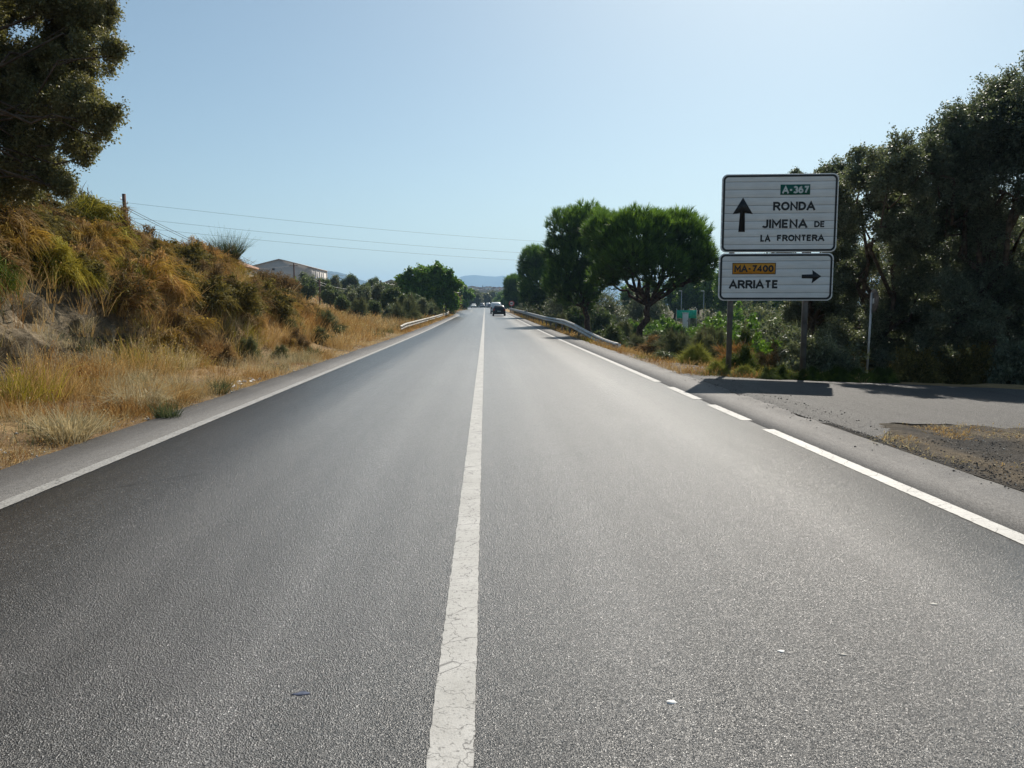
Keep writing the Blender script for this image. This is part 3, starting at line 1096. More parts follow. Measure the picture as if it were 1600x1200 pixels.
def ribbon(pts, t):
    p = np.array([q for i, q in enumerate(pts) if i == 0 or abs(q[0] - pts[i - 1][0]) + abs(q[1] - pts[i - 1][1]) > 1e-6], float)
    closed = np.linalg.norm(p[0] - p[-1]) < 1e-6
    n = len(p)
    L, R = [], []
    for i in range(n):
        a = p[i] - p[i - 1] if i > 0 else (p[-1] - p[-2] if closed else p[1] - p[0])
        b2 = p[i + 1] - p[i] if i < n - 1 else (p[1] - p[0] if closed else p[-1] - p[-2])
        a, b2 = a / np.linalg.norm(a), b2 / np.linalg.norm(b2)
        na, nb = np.array((-a[1], a[0])), np.array((-b2[1], b2[0]))
        mt = na + nb
        l = np.linalg.norm(mt)
        mt = mt / l if l > 1e-6 else na
        k = min(1 / max(mt.dot(na), .25), 2.0)
        L.append(p[i] + mt * t / 2 * k)
        R.append(p[i] - mt * t / 2 * k)
    return L, R


def text_mesh(body, name, x0, x1, z0, z1, y, material, parent, thick=.24):
    """road sign capitals drawn with strokes of one width"""
    h = z1 - z0
    gap = .32
    tot = sum(GLY[ch][0] for ch in body) + gap * (len(body) - 1)
    kx = (x1 - x0 - thick * h) / tot
    kz = h * (1 - thick)
    m = MB()
    cx = x0 + thick * h / 2
    q = 0
    for ch in body:
        w, strokes = GLY[ch]
        for st in strokes:
            pts = [(cx + a * kx, z0 + thick * h / 2 + b2 * kz) for a, b2 in st]
            if st[0] != st[-1]:
                for e0, e1 in ((0, 1), (-1, -2)):
                    v = np.array(pts[e0]) - np.array(pts[e1])
                    if abs(st[e0][1]) < .01 or abs(st[e0][1] - 1) < .01:
                        if abs(v[0]) < abs(v[1]) * 3:
                            pts[e0] = tuple(np.array(pts[e0]) + v / np.linalg.norm(v) * thick * h / 2)
            L, R = ribbon(pts, thick * h)
            n = len(L)
            q += 1
            yy = y - .00012 * q
            m.add([(a[0], yy, a[1]) for a in L] + [(a[0], yy, a[1]) for a in R], [(i, n + i, n + i + 1, i + 1) for i in range(n - 1)])
        cx += (w + gap) * kx
    return m.build(name, material, parent)


def slat_panel(x0, x1, zlo, zhi, nsl, label):
    m = MB()
    r = 0.13
    h = (zhi - zlo) / nsl

    def inset(z):
        d = min(z - zlo, zhi - z)
        return 0.0 if d >= r else r - math.sqrt(max(0, r * r - (r - d) ** 2))
    for k in range(nsl):
        a, b2 = zlo + k * h + 0.003, zlo + (k + 1) * h - 0.004
        zs = np.linspace(a, b2, 8 if k in (0, nsl - 1) else 2)
        out = [(x1 - inset(z), z) for z in zs] + [(x0 + inset(z), z) for z in zs[::-1]]
        m.prism(out, 0.0, 0.035)
    p = m.build('panel', M['signwhite'], sign, bevel=0.0025)
    p['label'] = label
    mb = MB()
    mb.box(((x0 + x1) / 2, .024, (zlo + zhi) / 2), (x1 - x0 - .08, .008, zhi - zlo - .08))
    mb.build('gap_shade_board', M['black'], p)  # black board added so the slat gaps look dark with shade
    # black border ring
    mb = MB()
    g, bw = 0.026, 0.045
    o1 = rounded(x0 + g, zlo + g, x1 - g, zhi - g, 0.115)
    o2 = rounded(x0 + g + bw, zlo + g + bw, x1 - g - bw, zhi - g - bw, 0.075)
    k = len(o1)
    V = [(x, -0.003, z) for x, z in o1] + [(x, -0.003, z) for x, z in o2]
    mb.add(V, [(i, (i + 1) % k, k + (i + 1) % k, k + i) for i in range(k)])
    mb.build('border', M['black'], p)
    return p


up = slat_panel(fx_(220), fx_(1160), fz_(775), fz_(162), 10, 'upper panel with the green road number and an arrow pointing ahead')
lo = slat_panel(fx_(212), fx_(1144), fz_(1158), fz_(780), 6, 'lower panel with the orange road number and an arrow pointing right')


def badge(x0, x1, z0, z1, material, parent, rim=None):
    m = MB()
    m.prism([(x0, z0), (x1, z0), (x1, z1), (x0, z1)], -0.004, -0.001)
    o = m.build('number_plate', material, parent)
    if rim:
        m = MB()
        w = 0.012
        for a in ((x0, z0, x1, z0 + w), (x0, z1 - w, x1, z1), (x0, z0 + w, x0 + w, z1 - w), (x1 - w, z0 + w, x1, z1 - w)):
            m.prism([(a[0], a[1]), (a[2], a[1]), (a[2], a[3]), (a[0], a[3])], -0.006, -0.0045)
        m.build('plate_rim', rim, parent)
    return o


badge(fx_(693), fx_(932), fz_(327), fz_(247), M['green'], up)
text_mesh('A-367', 'lettering', fx_(708), fx_(921), fz_(316), fz_(259), -0.0055, M['badgewhite'], up)
text_mesh('RONDA', 'lettering', fx_(638), fx_(978), fz_(448), fz_(380), -0.003, M['black'], up)
text_mesh('JIMENA', 'lettering', fx_(552), fx_(920), fz_(585), fz_(517), -0.003, M['black'], up)
text_mesh('DE', 'lettering', fx_(975), fx_(1062), fz_(580), fz_(532), -0.003, M['black'], up)
text_mesh('LA', 'lettering', fx_(543), fx_(625), fz_(691), fz_(637), -0.003, M['black'], up)
text_mesh('FRONTERA', 'lettering', fx_(678), fx_(1060), fz_(688), fz_(637), -0.003, M['black'], up)
m = MB()
pts = [(393, 345), (312, 474), (372, 464), (362, 613), (415, 613), (411, 464), (475, 474)]
m.prism([(fx_(a), fz_(c)) for a, c in pts], -0.005, -0.001)
m.build('arrow', M['black'], up)
badge(fx_(322), fx_(677), fz_(947), fz_(857), M['orange'], lo, M['black'])
text_mesh('MA-7400', 'lettering', fx_(338), fx_(660), fz_(930), fz_(875), -0.0055, M['black'], lo)
text_mesh('ARRIATE', 'lettering', fx_(298), fx_(703), fz_(1060), fz_(993), -0.003, M['black'], lo)
m = MB()
pts = [(890, 951), (890, 980), (978, 982), (972, 1020), (1047, 965), (974, 915), (978, 948)]
m.prism([(fx_(a), fz_(c)) for a, c in pts], -0.005, -0.001)
m.build('arrow', M['black'], lo)
for xx in (fx_(322), fx_(938)):
    m = MB()
    # open channel post
    H = fz_(200)
    m.box((xx, 0.075, H / 2 - .3), (0.10, 0.012, H + .6))
    m.box((xx - .05, 0.115, H / 2 - .3), (0.012, 0.08, H + .6))
    m.box((xx + .05, 0.115, H / 2 - .3), (0.012, 0.08, H + .6))
    post = m.build('post', M['poststeel'], sign)
    for zz in np.arange(fz_(1120), fz_(200), .35):
        m = MB()
        m.box((xx, 0.052, zz), (.13, .034, .03))
        m.build('clamp', M['steel'], post)

# ------------------------------------------------------------------ round sign of the side road, seen from behind
M['rustback'] = simple('dirty_sign_back', (0.13, 0.105, 0.09), 0.7, 0.3, 0.0, 0.35, 9)
c = P(1362, 470, 18.7)
z0 = g1(c.x, c.y)
rs = empty('round_sign', (c.x, c.y, z0), math.radians(0), 'weathered round traffic sign turned to the side road, seen almost edge on', 'road sign')
hc = c.z - z0
m = MB()
m.tube([(-.05, 0, -.4), (-.02, 0, hc * .5), (0, 0, hc + .2)], .027, 8)
m.build('pole', M['steel'], rs, True)
m = MB()
m.lathe([(0, .0), (.27, .0), (.285, .006), (.285, .028), (.26, .03), (0, .03)], 32, axis='y')
dsc = m.build('disc', M['rustback'], rs, True)
dsc.rotation_euler = (0, 0, math.radians(-97))
dsc.location = (.04, 0, hc)
m = MB()
m.lathe([(0, .034), (.25, .034)], 32, axis='y')
m.build('face', M['red'], dsc)
m = MB()
m.prism([(-.05, -.08), (.07, -.06), (.06, .07), (-.02, .05)], -.004, -.001)
st_ = m.build('sticker', M['white'], dsc)

# ------------------------------------------------------------------ speed limit sign + blue sign far along the right verge
c = P(799.3, 474.2, 135)
z0 = g1(c.x, c.y)
sp = empty('speed_limit_sign', (c.x, c.y, z0), math.radians(-3), 'small round speed limit sign with a red ring behind the right guardrail', 'road sign')
hc = c.z - z0
R0 = .47
m = MB()
m.tube([(0, .05, -.3), (0, .05, hc + .3)], .04, 8)
m.build('pole', M['steel'], sp, True)
m = MB()
m.lathe([(0, .02), (R0, .02), (R0, 0), (R0 * .68, -.001)], 28, (0, 0, hc), 'y')
m.build('ring', M['red'], sp)
m = MB()
m.lathe([(R0 * .69, -.004), (0, -.004)], 28, (0, 0, hc), 'y')
m.build('face', M['white'], sp)
text_mesh('60', 'lettering', -.24, .24, hc - .17, hc + .17, -.012, M['black'], sp, .24)
c = P(781, 473, 290)
z0 = g1(c.x, c.y)
bs = empty('blue_sign', (c.x, c.y, z0), 0, 'tiny square blue sign far along the road above the cars', 'road sign')
m = MB()
m.prism(rounded(-.5, c.z - z0 - .5, .5, c.z - z0 + .5, .08), 0, .03)
m.build('panel', M['blue'], bs)
m = MB()
m.box((0, -.012, c.z - z0), (.16, .01, .55))
m.build('symbol', M['white'], bs)
m = MB()
m.tube([(0, .06, -.3), (0, .06, c.z - z0)], .05, 8)
m.build('pole', M['steel'], bs, True)


M['palerail'] = simple('pale_rusty_rail', (0.34, 0.31, 0.26), 0.6, 0.4, 0.1, 0.3, 2)
# ------------------------------------------------------------------ guardrails
def guardrail(path, label, material, step=4.0, facing=1):
    """path: list of (x, y, top z)"""
    path = np.array(path, float)
    ys = np.arange(path[0, 1], path[-1, 1], .5)
    xs, zt = np.interp(ys, path[:, 1], path[:, 0]), np.interp(ys, path[:, 1], path[:, 2])
    # smooth the path
    ker = np.hanning(9)
    ker /= ker.sum()
    xs = np.convolve(np.pad(xs, 4, 'edge'), ker, 'valid')
    zt = np.convolve(np.pad(zt, 4, 'edge'), ker, 'valid')
    root = empty('guardrail', (xs[0], ys[0], g1(xs[0], ys[0])), 0, label, 'guardrail')
    o = np.array(root.location)
    prof = [(0, 0), (.03, -.02), (.075, -.055), (.075, -.095), (.03, -.13), (.0, -.155), (.03, -.18), (.075, -.215), (.075, -.255), (.03, -.29), (0, -.31)]
    m = MB()
    k = len(prof)
    V = []
    for x, y, z in zip(xs, ys, zt):
        for a, b2 in prof:
            V.append((x + facing * a - o[0], y - o[1], z + b2 - o[2]))
    n = len(ys)
    F = [(i * k + j, i * k + j + 1, (i + 1) * k + j + 1, (i + 1) * k + j) for i in range(n - 1) for j in range(k - 1)]
    m.add(V, F)
    r = m.build('rail', material, root)
    s = r.modifiers.new('thickness', 'SOLIDIFY')
    s.thickness = .012
    for y in np.arange(ys[0] + 2.5, ys[-1] - 1, step):
        x, z = np.interp(y, ys, xs), np.interp(y, ys, zt)
        gz = g1(x, y)
        m = MB()
        px_ = x - facing * .09
        h = z - .02 - gz + .3
        m.box((px_ - o[0] - facing * .045, y - o[1], gz - .3 + h / 2 - o[2]), (.012, .1, h))
        m.box((px_ - o[0] + facing * .045, y - o[1], gz - .3 + h / 2 - o[2]), (.012, .1, h))
        m.box((px_ - o[0], y - o[1] - .045, gz - .3 + h / 2 - o[2]), (.078, .012, h))
        m.box((x - facing * .022 - o[0], y - o[1], z - .155 - o[2]), (.04, .12, .14))
        m.build('post', M['poststeel'], root)
    return root, o


rr_, ro = guardrail([(5.2, 29.6, .1), (5.05, 32, .16), (4.9, 36, .36), (4.8, 41, .62), (4.75, 46, .76), (4.7, 60, .78), (4.7, 100, 1.08), (4.7, 150, 1.42)],
                    'long grey steel guardrail on the right whose near end dives to the ground', M['railsteel'], 4, -1)
m = MB()
m.box((0, -.03, -.08), (.12, .02, .14))
m.build('end_marker', M['white'], rr_).location = Vector((5.18, 29.5, .1)) - Vector(ro)
guardrail([(-4.95, 45, .42), (-4.95, 48, .52), (-4.95, 75, .64), (-4.95, 104, .85), (-5.6, 118, .95)],
          'low pale guardrail on the left partly sunk in dry grass', M['palerail'], 4, 1)

# delineator posts
for px, py, d, lab in ((824, 486, 100, 'small white marker post behind the right guardrail'),):
    c = P(px, py, d)
    z0 = g1(c.x, c.y)
    e = empty('marker_post', (c.x, c.y, z0), 0, lab, 'marker post')
    m = MB()
    m.prism([(-.06, -.1), (.06, -.1), (.06, c.z - z0 + .2), (-.06, c.z - z0 + .3)], 0, .08)
    m.build('post', M['white'], e)
    m = MB()
    m.box((0, -.008, c.z - z0 + .05), (.07, .01, .14))
    m.build('reflector', M['orange'], e)


# ------------------------------------------------------------------ poles and cables
def pole(px, ytop, depth, r, label, arm=0.0, height=None):
    t = P(px, ytop, depth)
    z0 = g1(t.x, t.y)
    e = empty('utility_pole', (t.x, t.y, z0), 0, label, 'utility pole')
    m = MB()
    m.tube([(0, 0, -.6), (0, 0, (t.z - z0) * .5), (0, 0, t.z - z0)], [r * 1.2, r * 1.1, r], 9)
    m.build('post', M['wood'], e, True)
    m = MB()
    for k, dz in ((-1, .35), (1, .6)):
        m = MB()
        m.tube([(0, 0, t.z - z0 - dz), (k * (r + .1), 0, t.z - z0 - dz), (k * (r + .1), 0, t.z - z0 - dz + .15)], .03, 6)
        m.build('insulator', M['steel'], e)
    if arm:
        m = MB()
        m.box((0, -r, t.z - z0 - .5), (arm, .09, .1))
        m.build('crossarm', M['wood'], e)
    return t


def cable(a, b2, sag, r, label, group=None, material='wire'):
    a, b2 = np.array(a), np.array(b2)
    t = np.linspace(0, 1, 34)[:, None]
    p = a * (1 - t) + b2 * t
    p[:, 2] -= sag * 4 * (t * (1 - t))[:, 0]
    m = MB()
    m.tube(p - a, r, 5)
    o = m.build('power_cable', M[material], None, True)
    o.location = a
    return tag(o, label, 'cable', group)


p1 = pole(193.5, 303, 50, .11, 'reddish wooden pole rising out of the bushes on the left bank')
p2 = pole(459, 411, 150, .13, 'thin pole in front of the warehouse gable', 1.6)
p3 = pole(499, 437, 110, .11, 'dark wooden pole standing in the golden grass below the warehouse')
p4 = pole(595, 438, 150, .13, 'short dark pole among the olive trees right of the warehouse')
V_ = lambda p, dx=0, dz=0: (p.x + dx, p.y, p.z + dz)
for k, (dz, zz, yy) in enumerate(((-.75, 222, 0), (-.95, 227, 1), (-1.5, 247, 2))):
    cable(P(-60, zz, 22), V_(p1, .1 * k, dz), .25, .013, 'black cable of the bundle climbing left from the reddish pole', 'cables left of the reddish pole')
    cable(V_(p1, .1 * k, dz), V_(p3, -.15 + .15 * k, -.35 - .3 * k), .9, .016, 'cable running down from the reddish pole to the dark pole', 'cables right of the reddish pole')
for k in range(2):
    cable(V_(p3, 0, -.3 - .35 * k), V_(p4, 0, -.4 - .35 * k), 1.2, .022, 'pale cable sagging between the dark pole and the short pole', 'pale cables over the olive trees', 'palewire')
    cable(V_(p4, 0, -.4 - .35 * k), P(720, 452 + 5 * k, 170), .5, .022, 'pale cable running right from the short pole to the trees', 'pale cables right of the short pole', 'palewire')
cable(P(330, 421, 120), V_(p2, 0, -.5), .3, .03, 'dark cable crossing the warehouse gable to the left')
cable(V_(p2, 0, -.5), P(540, 431, 200), .3, .03, 'dark cable crossing the warehouse roof edge to the right')
for k, (ya, yb, lab) in enumerate(((300, 376.5, 'topmost of three long thin power lines crossing the sky'), (324, 395, 'middle of three long thin power lines crossing the sky'), (338, 406.5, 'lowest of three long thin power lines crossing the sky'))):
    a = P(60, ya, 105)
    e2 = P(1010, yb + 8, 175)
    cable(a, e2, 1.2, .017, lab)


# ------------------------------------------------------------------ buildings
def gable_hall(name, x0, x1, y0, y1, zb, ze, zrg, wall, roof, label, cat, eave=.25):
    e = empty(name, ((x0 + x1) / 2, y0, zb), 0, label, cat)
    o = np.array(e.location)
    m = MB()
    xm = (x0 + x1) / 2
    out = [(x0 - o[0], 0), (x1 - o[0], 0), (x1 - o[0], ze - zb), (xm - o[0], zrg - zb), (x0 - o[0], ze - zb)]
    m.prism(out, 0, y1 - y0)
    w = m.build('wall', wall, e)
    m = MB()
    t = .18
    for s in (-1, 1):
        xe = (x1 if s > 0 else x0) - o[0] + s * eave
        dz = (zrg - ze) / ((x1 - x0) / 2) * eave
        m.prism([(xm - o[0], zrg - zb + .02), (xe, ze - zb - dz + .02), (xe, ze - zb - dz + t), (xm - o[0], zrg - zb + t)], -eave, y1 - y0 + eave)
    m.build('roof', roof, e)
    return e, o, w


D = 200
q1, q2, q0 = P(436, 405.5, D), P(485, 418, D), P(387, 424, D)
xw1 = q2.x
xw0 = 2 * q1.x - q2.x
zbase = g1((xw0 + xw1) / 2, D) - 1.5
wh, wo, ww = gable_hall('warehouse', xw0, xw1, D, D + 21, zbase, q2.z, q1.z, M['plaster'], M['roofsheet'], 'large plain warehouse with a grey gable end on the hill at left', 'warehouse')
H = q2.z - zbase
for k in range(3):      # tall blue shuttered openings on the sunlit long side, and a chimney pipe
    m = MB()
    m.box((xw1 - wo[0] + .03, 4.5 + 5.5 * k, H - 3.6), (.08, 1.3, 3.0))
    wdw = m.build('shutter', M['bluepaint'], wh)
    m = MB()
    m.box((xw1 - wo[0] + .03, 2.2 + 5.5 * k, H - 2.2), (.06, .6, 2.8))
    m.build('window', M['dark'], wh)
for k in range(5):
    m = MB()
    m.box((xw1 - wo[0] + .08, 1.0 + 4.8 * k, H / 2 - .2), (.16, .35, H - .6))
    m.build('pilaster', M['plaster'], wh)
m = MB()
m.box((q1.x - wo[0] - 1.5, -.05, q1.z - zbase - 2.4), (.6, .08, .6))
m.build('vent', M['dark'], wh)

c = P(316, 410, 70)
z0 = g1(c.x, 70)
hs, ho, hw = gable_hall('cottage', c.x - 3, c.x + 3, 70, 76, z0, c.z - .3, c.z + .75, M['cream'], M['tile'], 'pale cottage with a red tiled roof half hidden behind the bank bushes', 'house')
m = MB()
m.box((.8, -.03, c.z - z0 - 1.7), (1.0, .05, 1.1))
m.build('window', M['dark'], hs)
c = P(611, 444, 260)
hs2, _, _ = gable_hall('farm_shed', c.x - 5, c.x + 5, 260, 272, g1(c.x, 260) - 1, c.z - .6, c.z + 1.4, M['plaster'], M['roofsheet'], 'small grey shed with a low pitched roof far behind the olive trees', 'shed')

# industrial hall at the end of the road
c = P(770, 455, 620)
e = empty('industrial_hall', (c.x, 620, g1(c.x, 620) - 2), 0, 'long flat grey industrial hall at the end of the road below the town', 'hall')
hz = c.z - e.location.z
m = MB()
m.box((0, 12, hz / 2), (64, 24, hz))
m.build('wall', M['plaster'], e)
m = MB()
m.box((0, 12, hz + .35), (65, 25, .7))
m.build('roof', M['roofsheet'], e)
for px, py, w, h in ((775.5, 459.5, 2.8, 1.7), (750, 466, 3, 1.4), (764, 467, 2.6, 1.6)):
    q = P(px, py, 620)
    m = MB()
    m.box((q.x - c.x, -.06, q.z - e.location.z), (w, .1, h))
    m.build('window', M['dark'], e)

# town on the rise behind
random.seed(5)


def town_house():
    e = empty('town_house', (0, 0, 0))
    m = MB()
    m.prism([(-3.5, -6), (3.5, -6), (3.5, 4.2), (-3.5, 4.2)], 0, 7)
    m.build('wall', M['cream'], e)
    m = MB()
    m.prism([(-3.9, 4.2), (3.9, 4.2), (0, 5.5)], -.4, 7.4)
    m.build('roof', M['tile'], e)
    for k in (-1.6, 1.6):
        m = MB()
        m.box((k, -.05, 2.2), (1.0, .08, 1.3))
        m.build('window', M['dark'], e)
    return e


th = town_house()
first = True
for row, (yy, pyb, n) in enumerate(((900, 457.5, 20), (980, 454.5, 18))):
    for k in range(n):
        px = 728 + (85 / n) * k + random.uniform(-1, 1)
        o = th if first else copy_tree(th)
        first = False
        c = P(px, pyb + random.uniform(-.8, .8), yy + random.uniform(-15, 15))
        o.location = c
        s = random.uniform(.75, 1.15)
        o.scale = (s * random.uniform(.9, 1.5), s, s * random.uniform(.7, 1.1))
        tag(o, 'pale tile roofed town house in the nearer row on the skyline' if row == 0 else 'pale tile roofed town house in the farther row on the skyline', 'house', 'nearer row of town houses' if row == 0 else 'farther row of town houses')
c = P(754.3, 453, 940)
ch = empty('church_tower', c, 0, 'slender dark church tower rising above the town roofs', 'tower')
m = MB()
m.box((0, 0, -1), (1.6, 1.6, 8))
m.build('wall', M['plaster'], ch)
m = MB()
m.box((0, 0, 4.4), (1.7, 1.7, 3.0), taper=.05)
m.build('roof', M['dark'], ch)
c = P(773, 473, 330)
gp = empty('gate_pillar', (c.x, c.y, g1(c.x, c.y)), 0, 'small pale masonry pillar beside the road behind the cars', 'pillar')
m = MB()
hh = c.z + 1.1 - gp.location.z
m.box((0, 0, hh / 2), (.95, .95, hh))
m.build('shaft', M['cream'], gp)
m = MB()
m.box((0, 0, hh + .08), (1.2, 1.2, .16))
m.build('cap', M['tile'], gp)


# ------------------------------------------------------------------ cars
def car(x, y, rz, paint, label, kind='hatch', group='cars on the road ahead'):
    e = empty('parked_car' if kind == 'parked' else 'car', (x, y, float(zr(y)) + .005), rz, label, 'car', group)
    # stations from tail (y=0) to nose: y, zb, belt, top, half width belt, half width top
    if kind == 'suv':
        S = [(0, .45, .95, 1.0, .80, .78), (.06, .35, 1.05, 1.5, .86, .66), (.35, .28, 1.08, 1.78, .9, .68), (1.2, .25, 1.05, 1.86, .92, .70), (2.2, .25, 1.03, 1.84, .92, .70), (2.75, .25, 1.0, 1.72, .92, .68), (3.45, .27, .98, 1.06, .9, .74), (4.1, .3, .92, .97, .87, .72), (4.35, .4, .7, .74, .78, .66)]
    else:
        S = [(0, .42, .80, .86, .74, .7), (.07, .3, .93, 1.0, .82, .66), (.30, .24, .95, 1.30, .86, .60), (.62, .22, .94, 1.43, .87, .61), (1.5, .2, .92, 1.47, .88, .62), (2.1, .2, .91, 1.42, .88, .61), (3.0, .22, .88, .96, .87, .68), (3.6, .25, .78, .83, .84, .66), (3.95, .36, .6, .64, .74, .6)]

    def sec(s):
        y_, zb, zl, zt, wl, wt = s
        zm = (zb + zl) / 2
        h = [(wl * .9, zb), (wl, zb + .1), (wl * 1.0, zm), (wl * .985, zl), (wt + .02, zt - (zt - zl) * .12), (wt * .8, zt)]
        return [(a, y_, c2) for a, c2 in h] + [(-a, y_, c2) for a, c2 in h[::-1]]
    m = MB()
    k = 12
    V = [p for s in S for p in sec(s)]
    F = []
    for i in range(len(S) - 1):
        for j in range(k):
            F.append((i * k + j, (i + 1) * k + j, (i + 1) * k + (j + 1) % k, i * k + (j + 1) % k))
    m.add(V, F)
    m.f.setdefault(k, []).append(np.array([list(range(k))]))
    m.f.setdefault(k, []).append(np.array([[(len(S) - 1) * k + j for j in range(k)][::-1]]))
    m.build('body', paint, e, True)

    def lerp(a, b2, t):
        return tuple(a[i] + (b2[i] - a[i]) * t for i in range(3))

    def pane(name, a, b2, c2, d2, off, lo_=.1, hi_=.9, l2=.06, h2=.94):
        # a,b lower edge; d,c upper edge
        pa, pb = lerp(a, d2, lo_), lerp(b2, c2, lo_)
        pd, pc = lerp(a, d2, hi_), lerp(b2, c2, hi_)
        qs = [lerp(pa, pb, l2), lerp(pa, pb, h2), lerp(pd, pc, h2), lerp(pd, pc, l2)]
        mm_ = MB()
        q1_ = [tuple(np.array(q) + np.array(off)) for q in qs]
        mm_.add(q1_ + [tuple(np.array(q) - np.array(off) * .3) for q in qs], [(0, 1, 2, 3), (0, 4, 5, 1), (1, 5, 6, 2), (2, 6, 7, 3), (3, 7, 4, 0)])
        mm_.build(name, M['glass'], e)
    r0, r1 = (sec(S[1]), sec(S[3])) if kind != 'suv' else (sec(S[1]), sec(S[2]))
    ri = 3
    # rear window across the tail
    pane('rear_window', r0[8], r0[3], r1[4], r1[7], (0, -.05, .05), .12, .9, .07, .93)
    wi = 5
    w0, w1 = sec(S[wi + 1]), sec(S[wi])
    pane('windscreen', w0[8], w0[3], w1[4], w1[7], (0, .04, .05), .05, .92, .04, .96)
    for s_, (ia, ib) in ((1, (3, 4)), (-1, (8, 7))):
        for st in (3, 4):
            A, B2 = sec(S[st]), sec(S[st + 1])
            pane('side_window', A[ia], B2[ia], B2[ib], A[ib], (s_ * .015, 0, .005), .08, .9)
        # wheels
        for wy in (.75, S[-1][0] - .75):
            mw = MB()
            mw.lathe([(.2, -.1), (.29, -.1), (.315, -.07), (.315, .07), (.29, .1), (.2, .1)], 24, (s_ * .78, wy, .315), 'x')
            wl = mw.build('wheel', M['rubber'], e, True)
            mw = MB()
            mw.lathe([(0, s_ * .1), (.08, s_ * .1), (.17, s_ * .085), (.205, s_ * .1), (.205, s_ * .02)], 18, (s_ * .785, wy, .315), 'x')
            mw.build('rim', M['rim'], wl)
        zl = S[1][2]
        mt = MB()
        mt.box((s_ * .72, .02, zl - .1), (.17, .12, .26), 0)
        mt.build('tail_light', M['tail'], e, bevel=.01)
        mt = MB()
        mt.box((s_ * .62, S[-1][0] - .1, S[-1][2] + .02), (.24, .22, .12), 0)
        mt.build('headlight', M['head'], e, bevel=.01)
        mt = MB()
        mt.box((s_ * 1.0, 2.55, .98), (.16, .08, .12))
        mt.build('mirror', paint, e, bevel=.02)
    mt = MB()
    mt.box((0, -.03, .62), (.5, .02, .11))
    mt.build('number_plate', M['badgewhite'], e)
    mt = MB()
    mt.box((0, .03, .38), (1.5, .14, .2))
    mt.build('bumper', M['rubber'] if kind == 'suv' else paint, e, bevel=.03)
    return e


car(1.92, 104, 0, M['car_navy'], 'dark hatchback nearest of the cars in the right lane, seen from behind')
car(1.75, 122, 0, M['car_white'], 'white van like car just ahead of the dark hatchback', 'suv')
car(1.75, 265, 0, M['car_grey'], 'dark grey car beyond the white one, farther down the right lane')
car(1.2, 295, 0, M['car_white'], 'farthest white car in the right lane, just right of the centre line', 'suv')
car(-1.0, 300, math.pi, M['car_grey'], 'oncoming dark car with a pale windscreen left of the centre line', 'suv')
car(-3.8, 262, math.pi, M['car_silver'], 'oncoming pale car at the far left edge of the road')
car(8.6, 252, math.radians(70), M['car_blue'], 'blue grey car waiting behind the right guardrail below the speed sign', 'hatch', None)

# ------------------------------------------------------------------ mountains
def ridge(pxs, depth, label, thick, seed, base=-20):
    pts = [P(a, c2, depth) for a, c2 in pxs]
    x = np.linspace(pts[0].x, pts[-1].x, 220)
    h = np.interp(x, [p.x for p in pts], [p.z for p in pts])
    h = h + (fbm(np.stack([x / 140, x * 0, x * 0], 1), seed, 5) - .5) * 26
    t = np.linspace(-1, 1, 41)
    X = np.repeat(x[None], 41, 0)
    Y = depth + np.repeat(t[:, None], 220, 1) * thick
    fall = (1 - np.abs(t) ** 1.15)[:, None]
    n = fbm(np.stack([X.ravel() / 260, Y.ravel() / 260, X.ravel() * 0], 1), seed + 1, 5).reshape(X.shape)
    Z = base + (h[None] - base) * fall * (1 - (1 - fall) * (n - .2) * .9)
    m = MB()
    i = (np.arange(40)[:, None] * 220 + np.arange(219)[None]).ravel()
    m.add(np.stack([X, Y, Z], 2).reshape(-1, 3), np.stack([i, i + 1, i + 221, i + 220], 1))
    o = m.build('mountain', M['mountain'], smooth=True)
    tag(o, None, None, None, 'structure')
    return o


M['mountain'] = simple('scrub_mountain', (0.06, 0.085, 0.085), 0.95, 0.1, var=0.3, vscale=0.004)
ridge([(560, 470), (640, 450), (690, 444), (708, 439), (722, 432), (740, 429.5), (760, 431), (775, 432), (788, 430.5), (800, 436), (840, 441), (900, 446), (990, 442), (1060, 438), (1100, 431), (1140, 426), (1200, 428), (1300, 440), (1500, 436), (1700, 455)], 6000, None, 900, 3)
ridge([(200, 455), (380, 438), (450, 428), (500, 422), (530, 427), (556, 434), (580, 443), (610, 452), (660, 470)], 3600, None, 500, 7)

# ------------------------------------------------------------------ trees


def B_(lst, flat=1.0):
    return [(P(px, py, d), (r / 1200 * d, r / 1200 * d, r / 1200 * d * flat)) for px, py, d, r in lst]


bx, by = -9.6, 9.2
tree('holm_oak', (bx, by, g1(bx, by)), B_([(45, 50, 11, 95), (130, 35, 11, 50), (155, 78, 10.5, 32), (85, 120, 11, 75), (15, 150, 11, 80), (105, 175, 10.6, 62), (152, 186, 10.3, 34), (70, 225, 10.8, 42), (74, 262, 10.8, 24), (98, 283, 10.8, 15), (-10, 265, 11.4, 38), (-80, 90, 11, 140), (-140, -60, 10.6, 170), (60, -70, 11, 110), (150, -20, 11, 50), (-120, 200, 10.6, 120), (40, 285, 11.2, 34), (10, 235, 11, 48), (60, 262, 10.9, 34), (85, 280, 10.7, 22), (100, 292, 10.6, 14), (20, 275, 11, 36), (125, 235, 10.6, 26), (130, 150, 10.6, 30), (45, 195, 11, 45), (180, 75, 10.4, 16), (178, 178, 10.2, 14)]),
     'holm oak overhanging the left bank with its boughs reaching into the sky', None, 1.0, 'oakbrown', 34, 40, .042, .021, .10, 4, .07, .5, droop=.14, gap=.24, inner=.2, sub=15, subk=.27, minor=1)

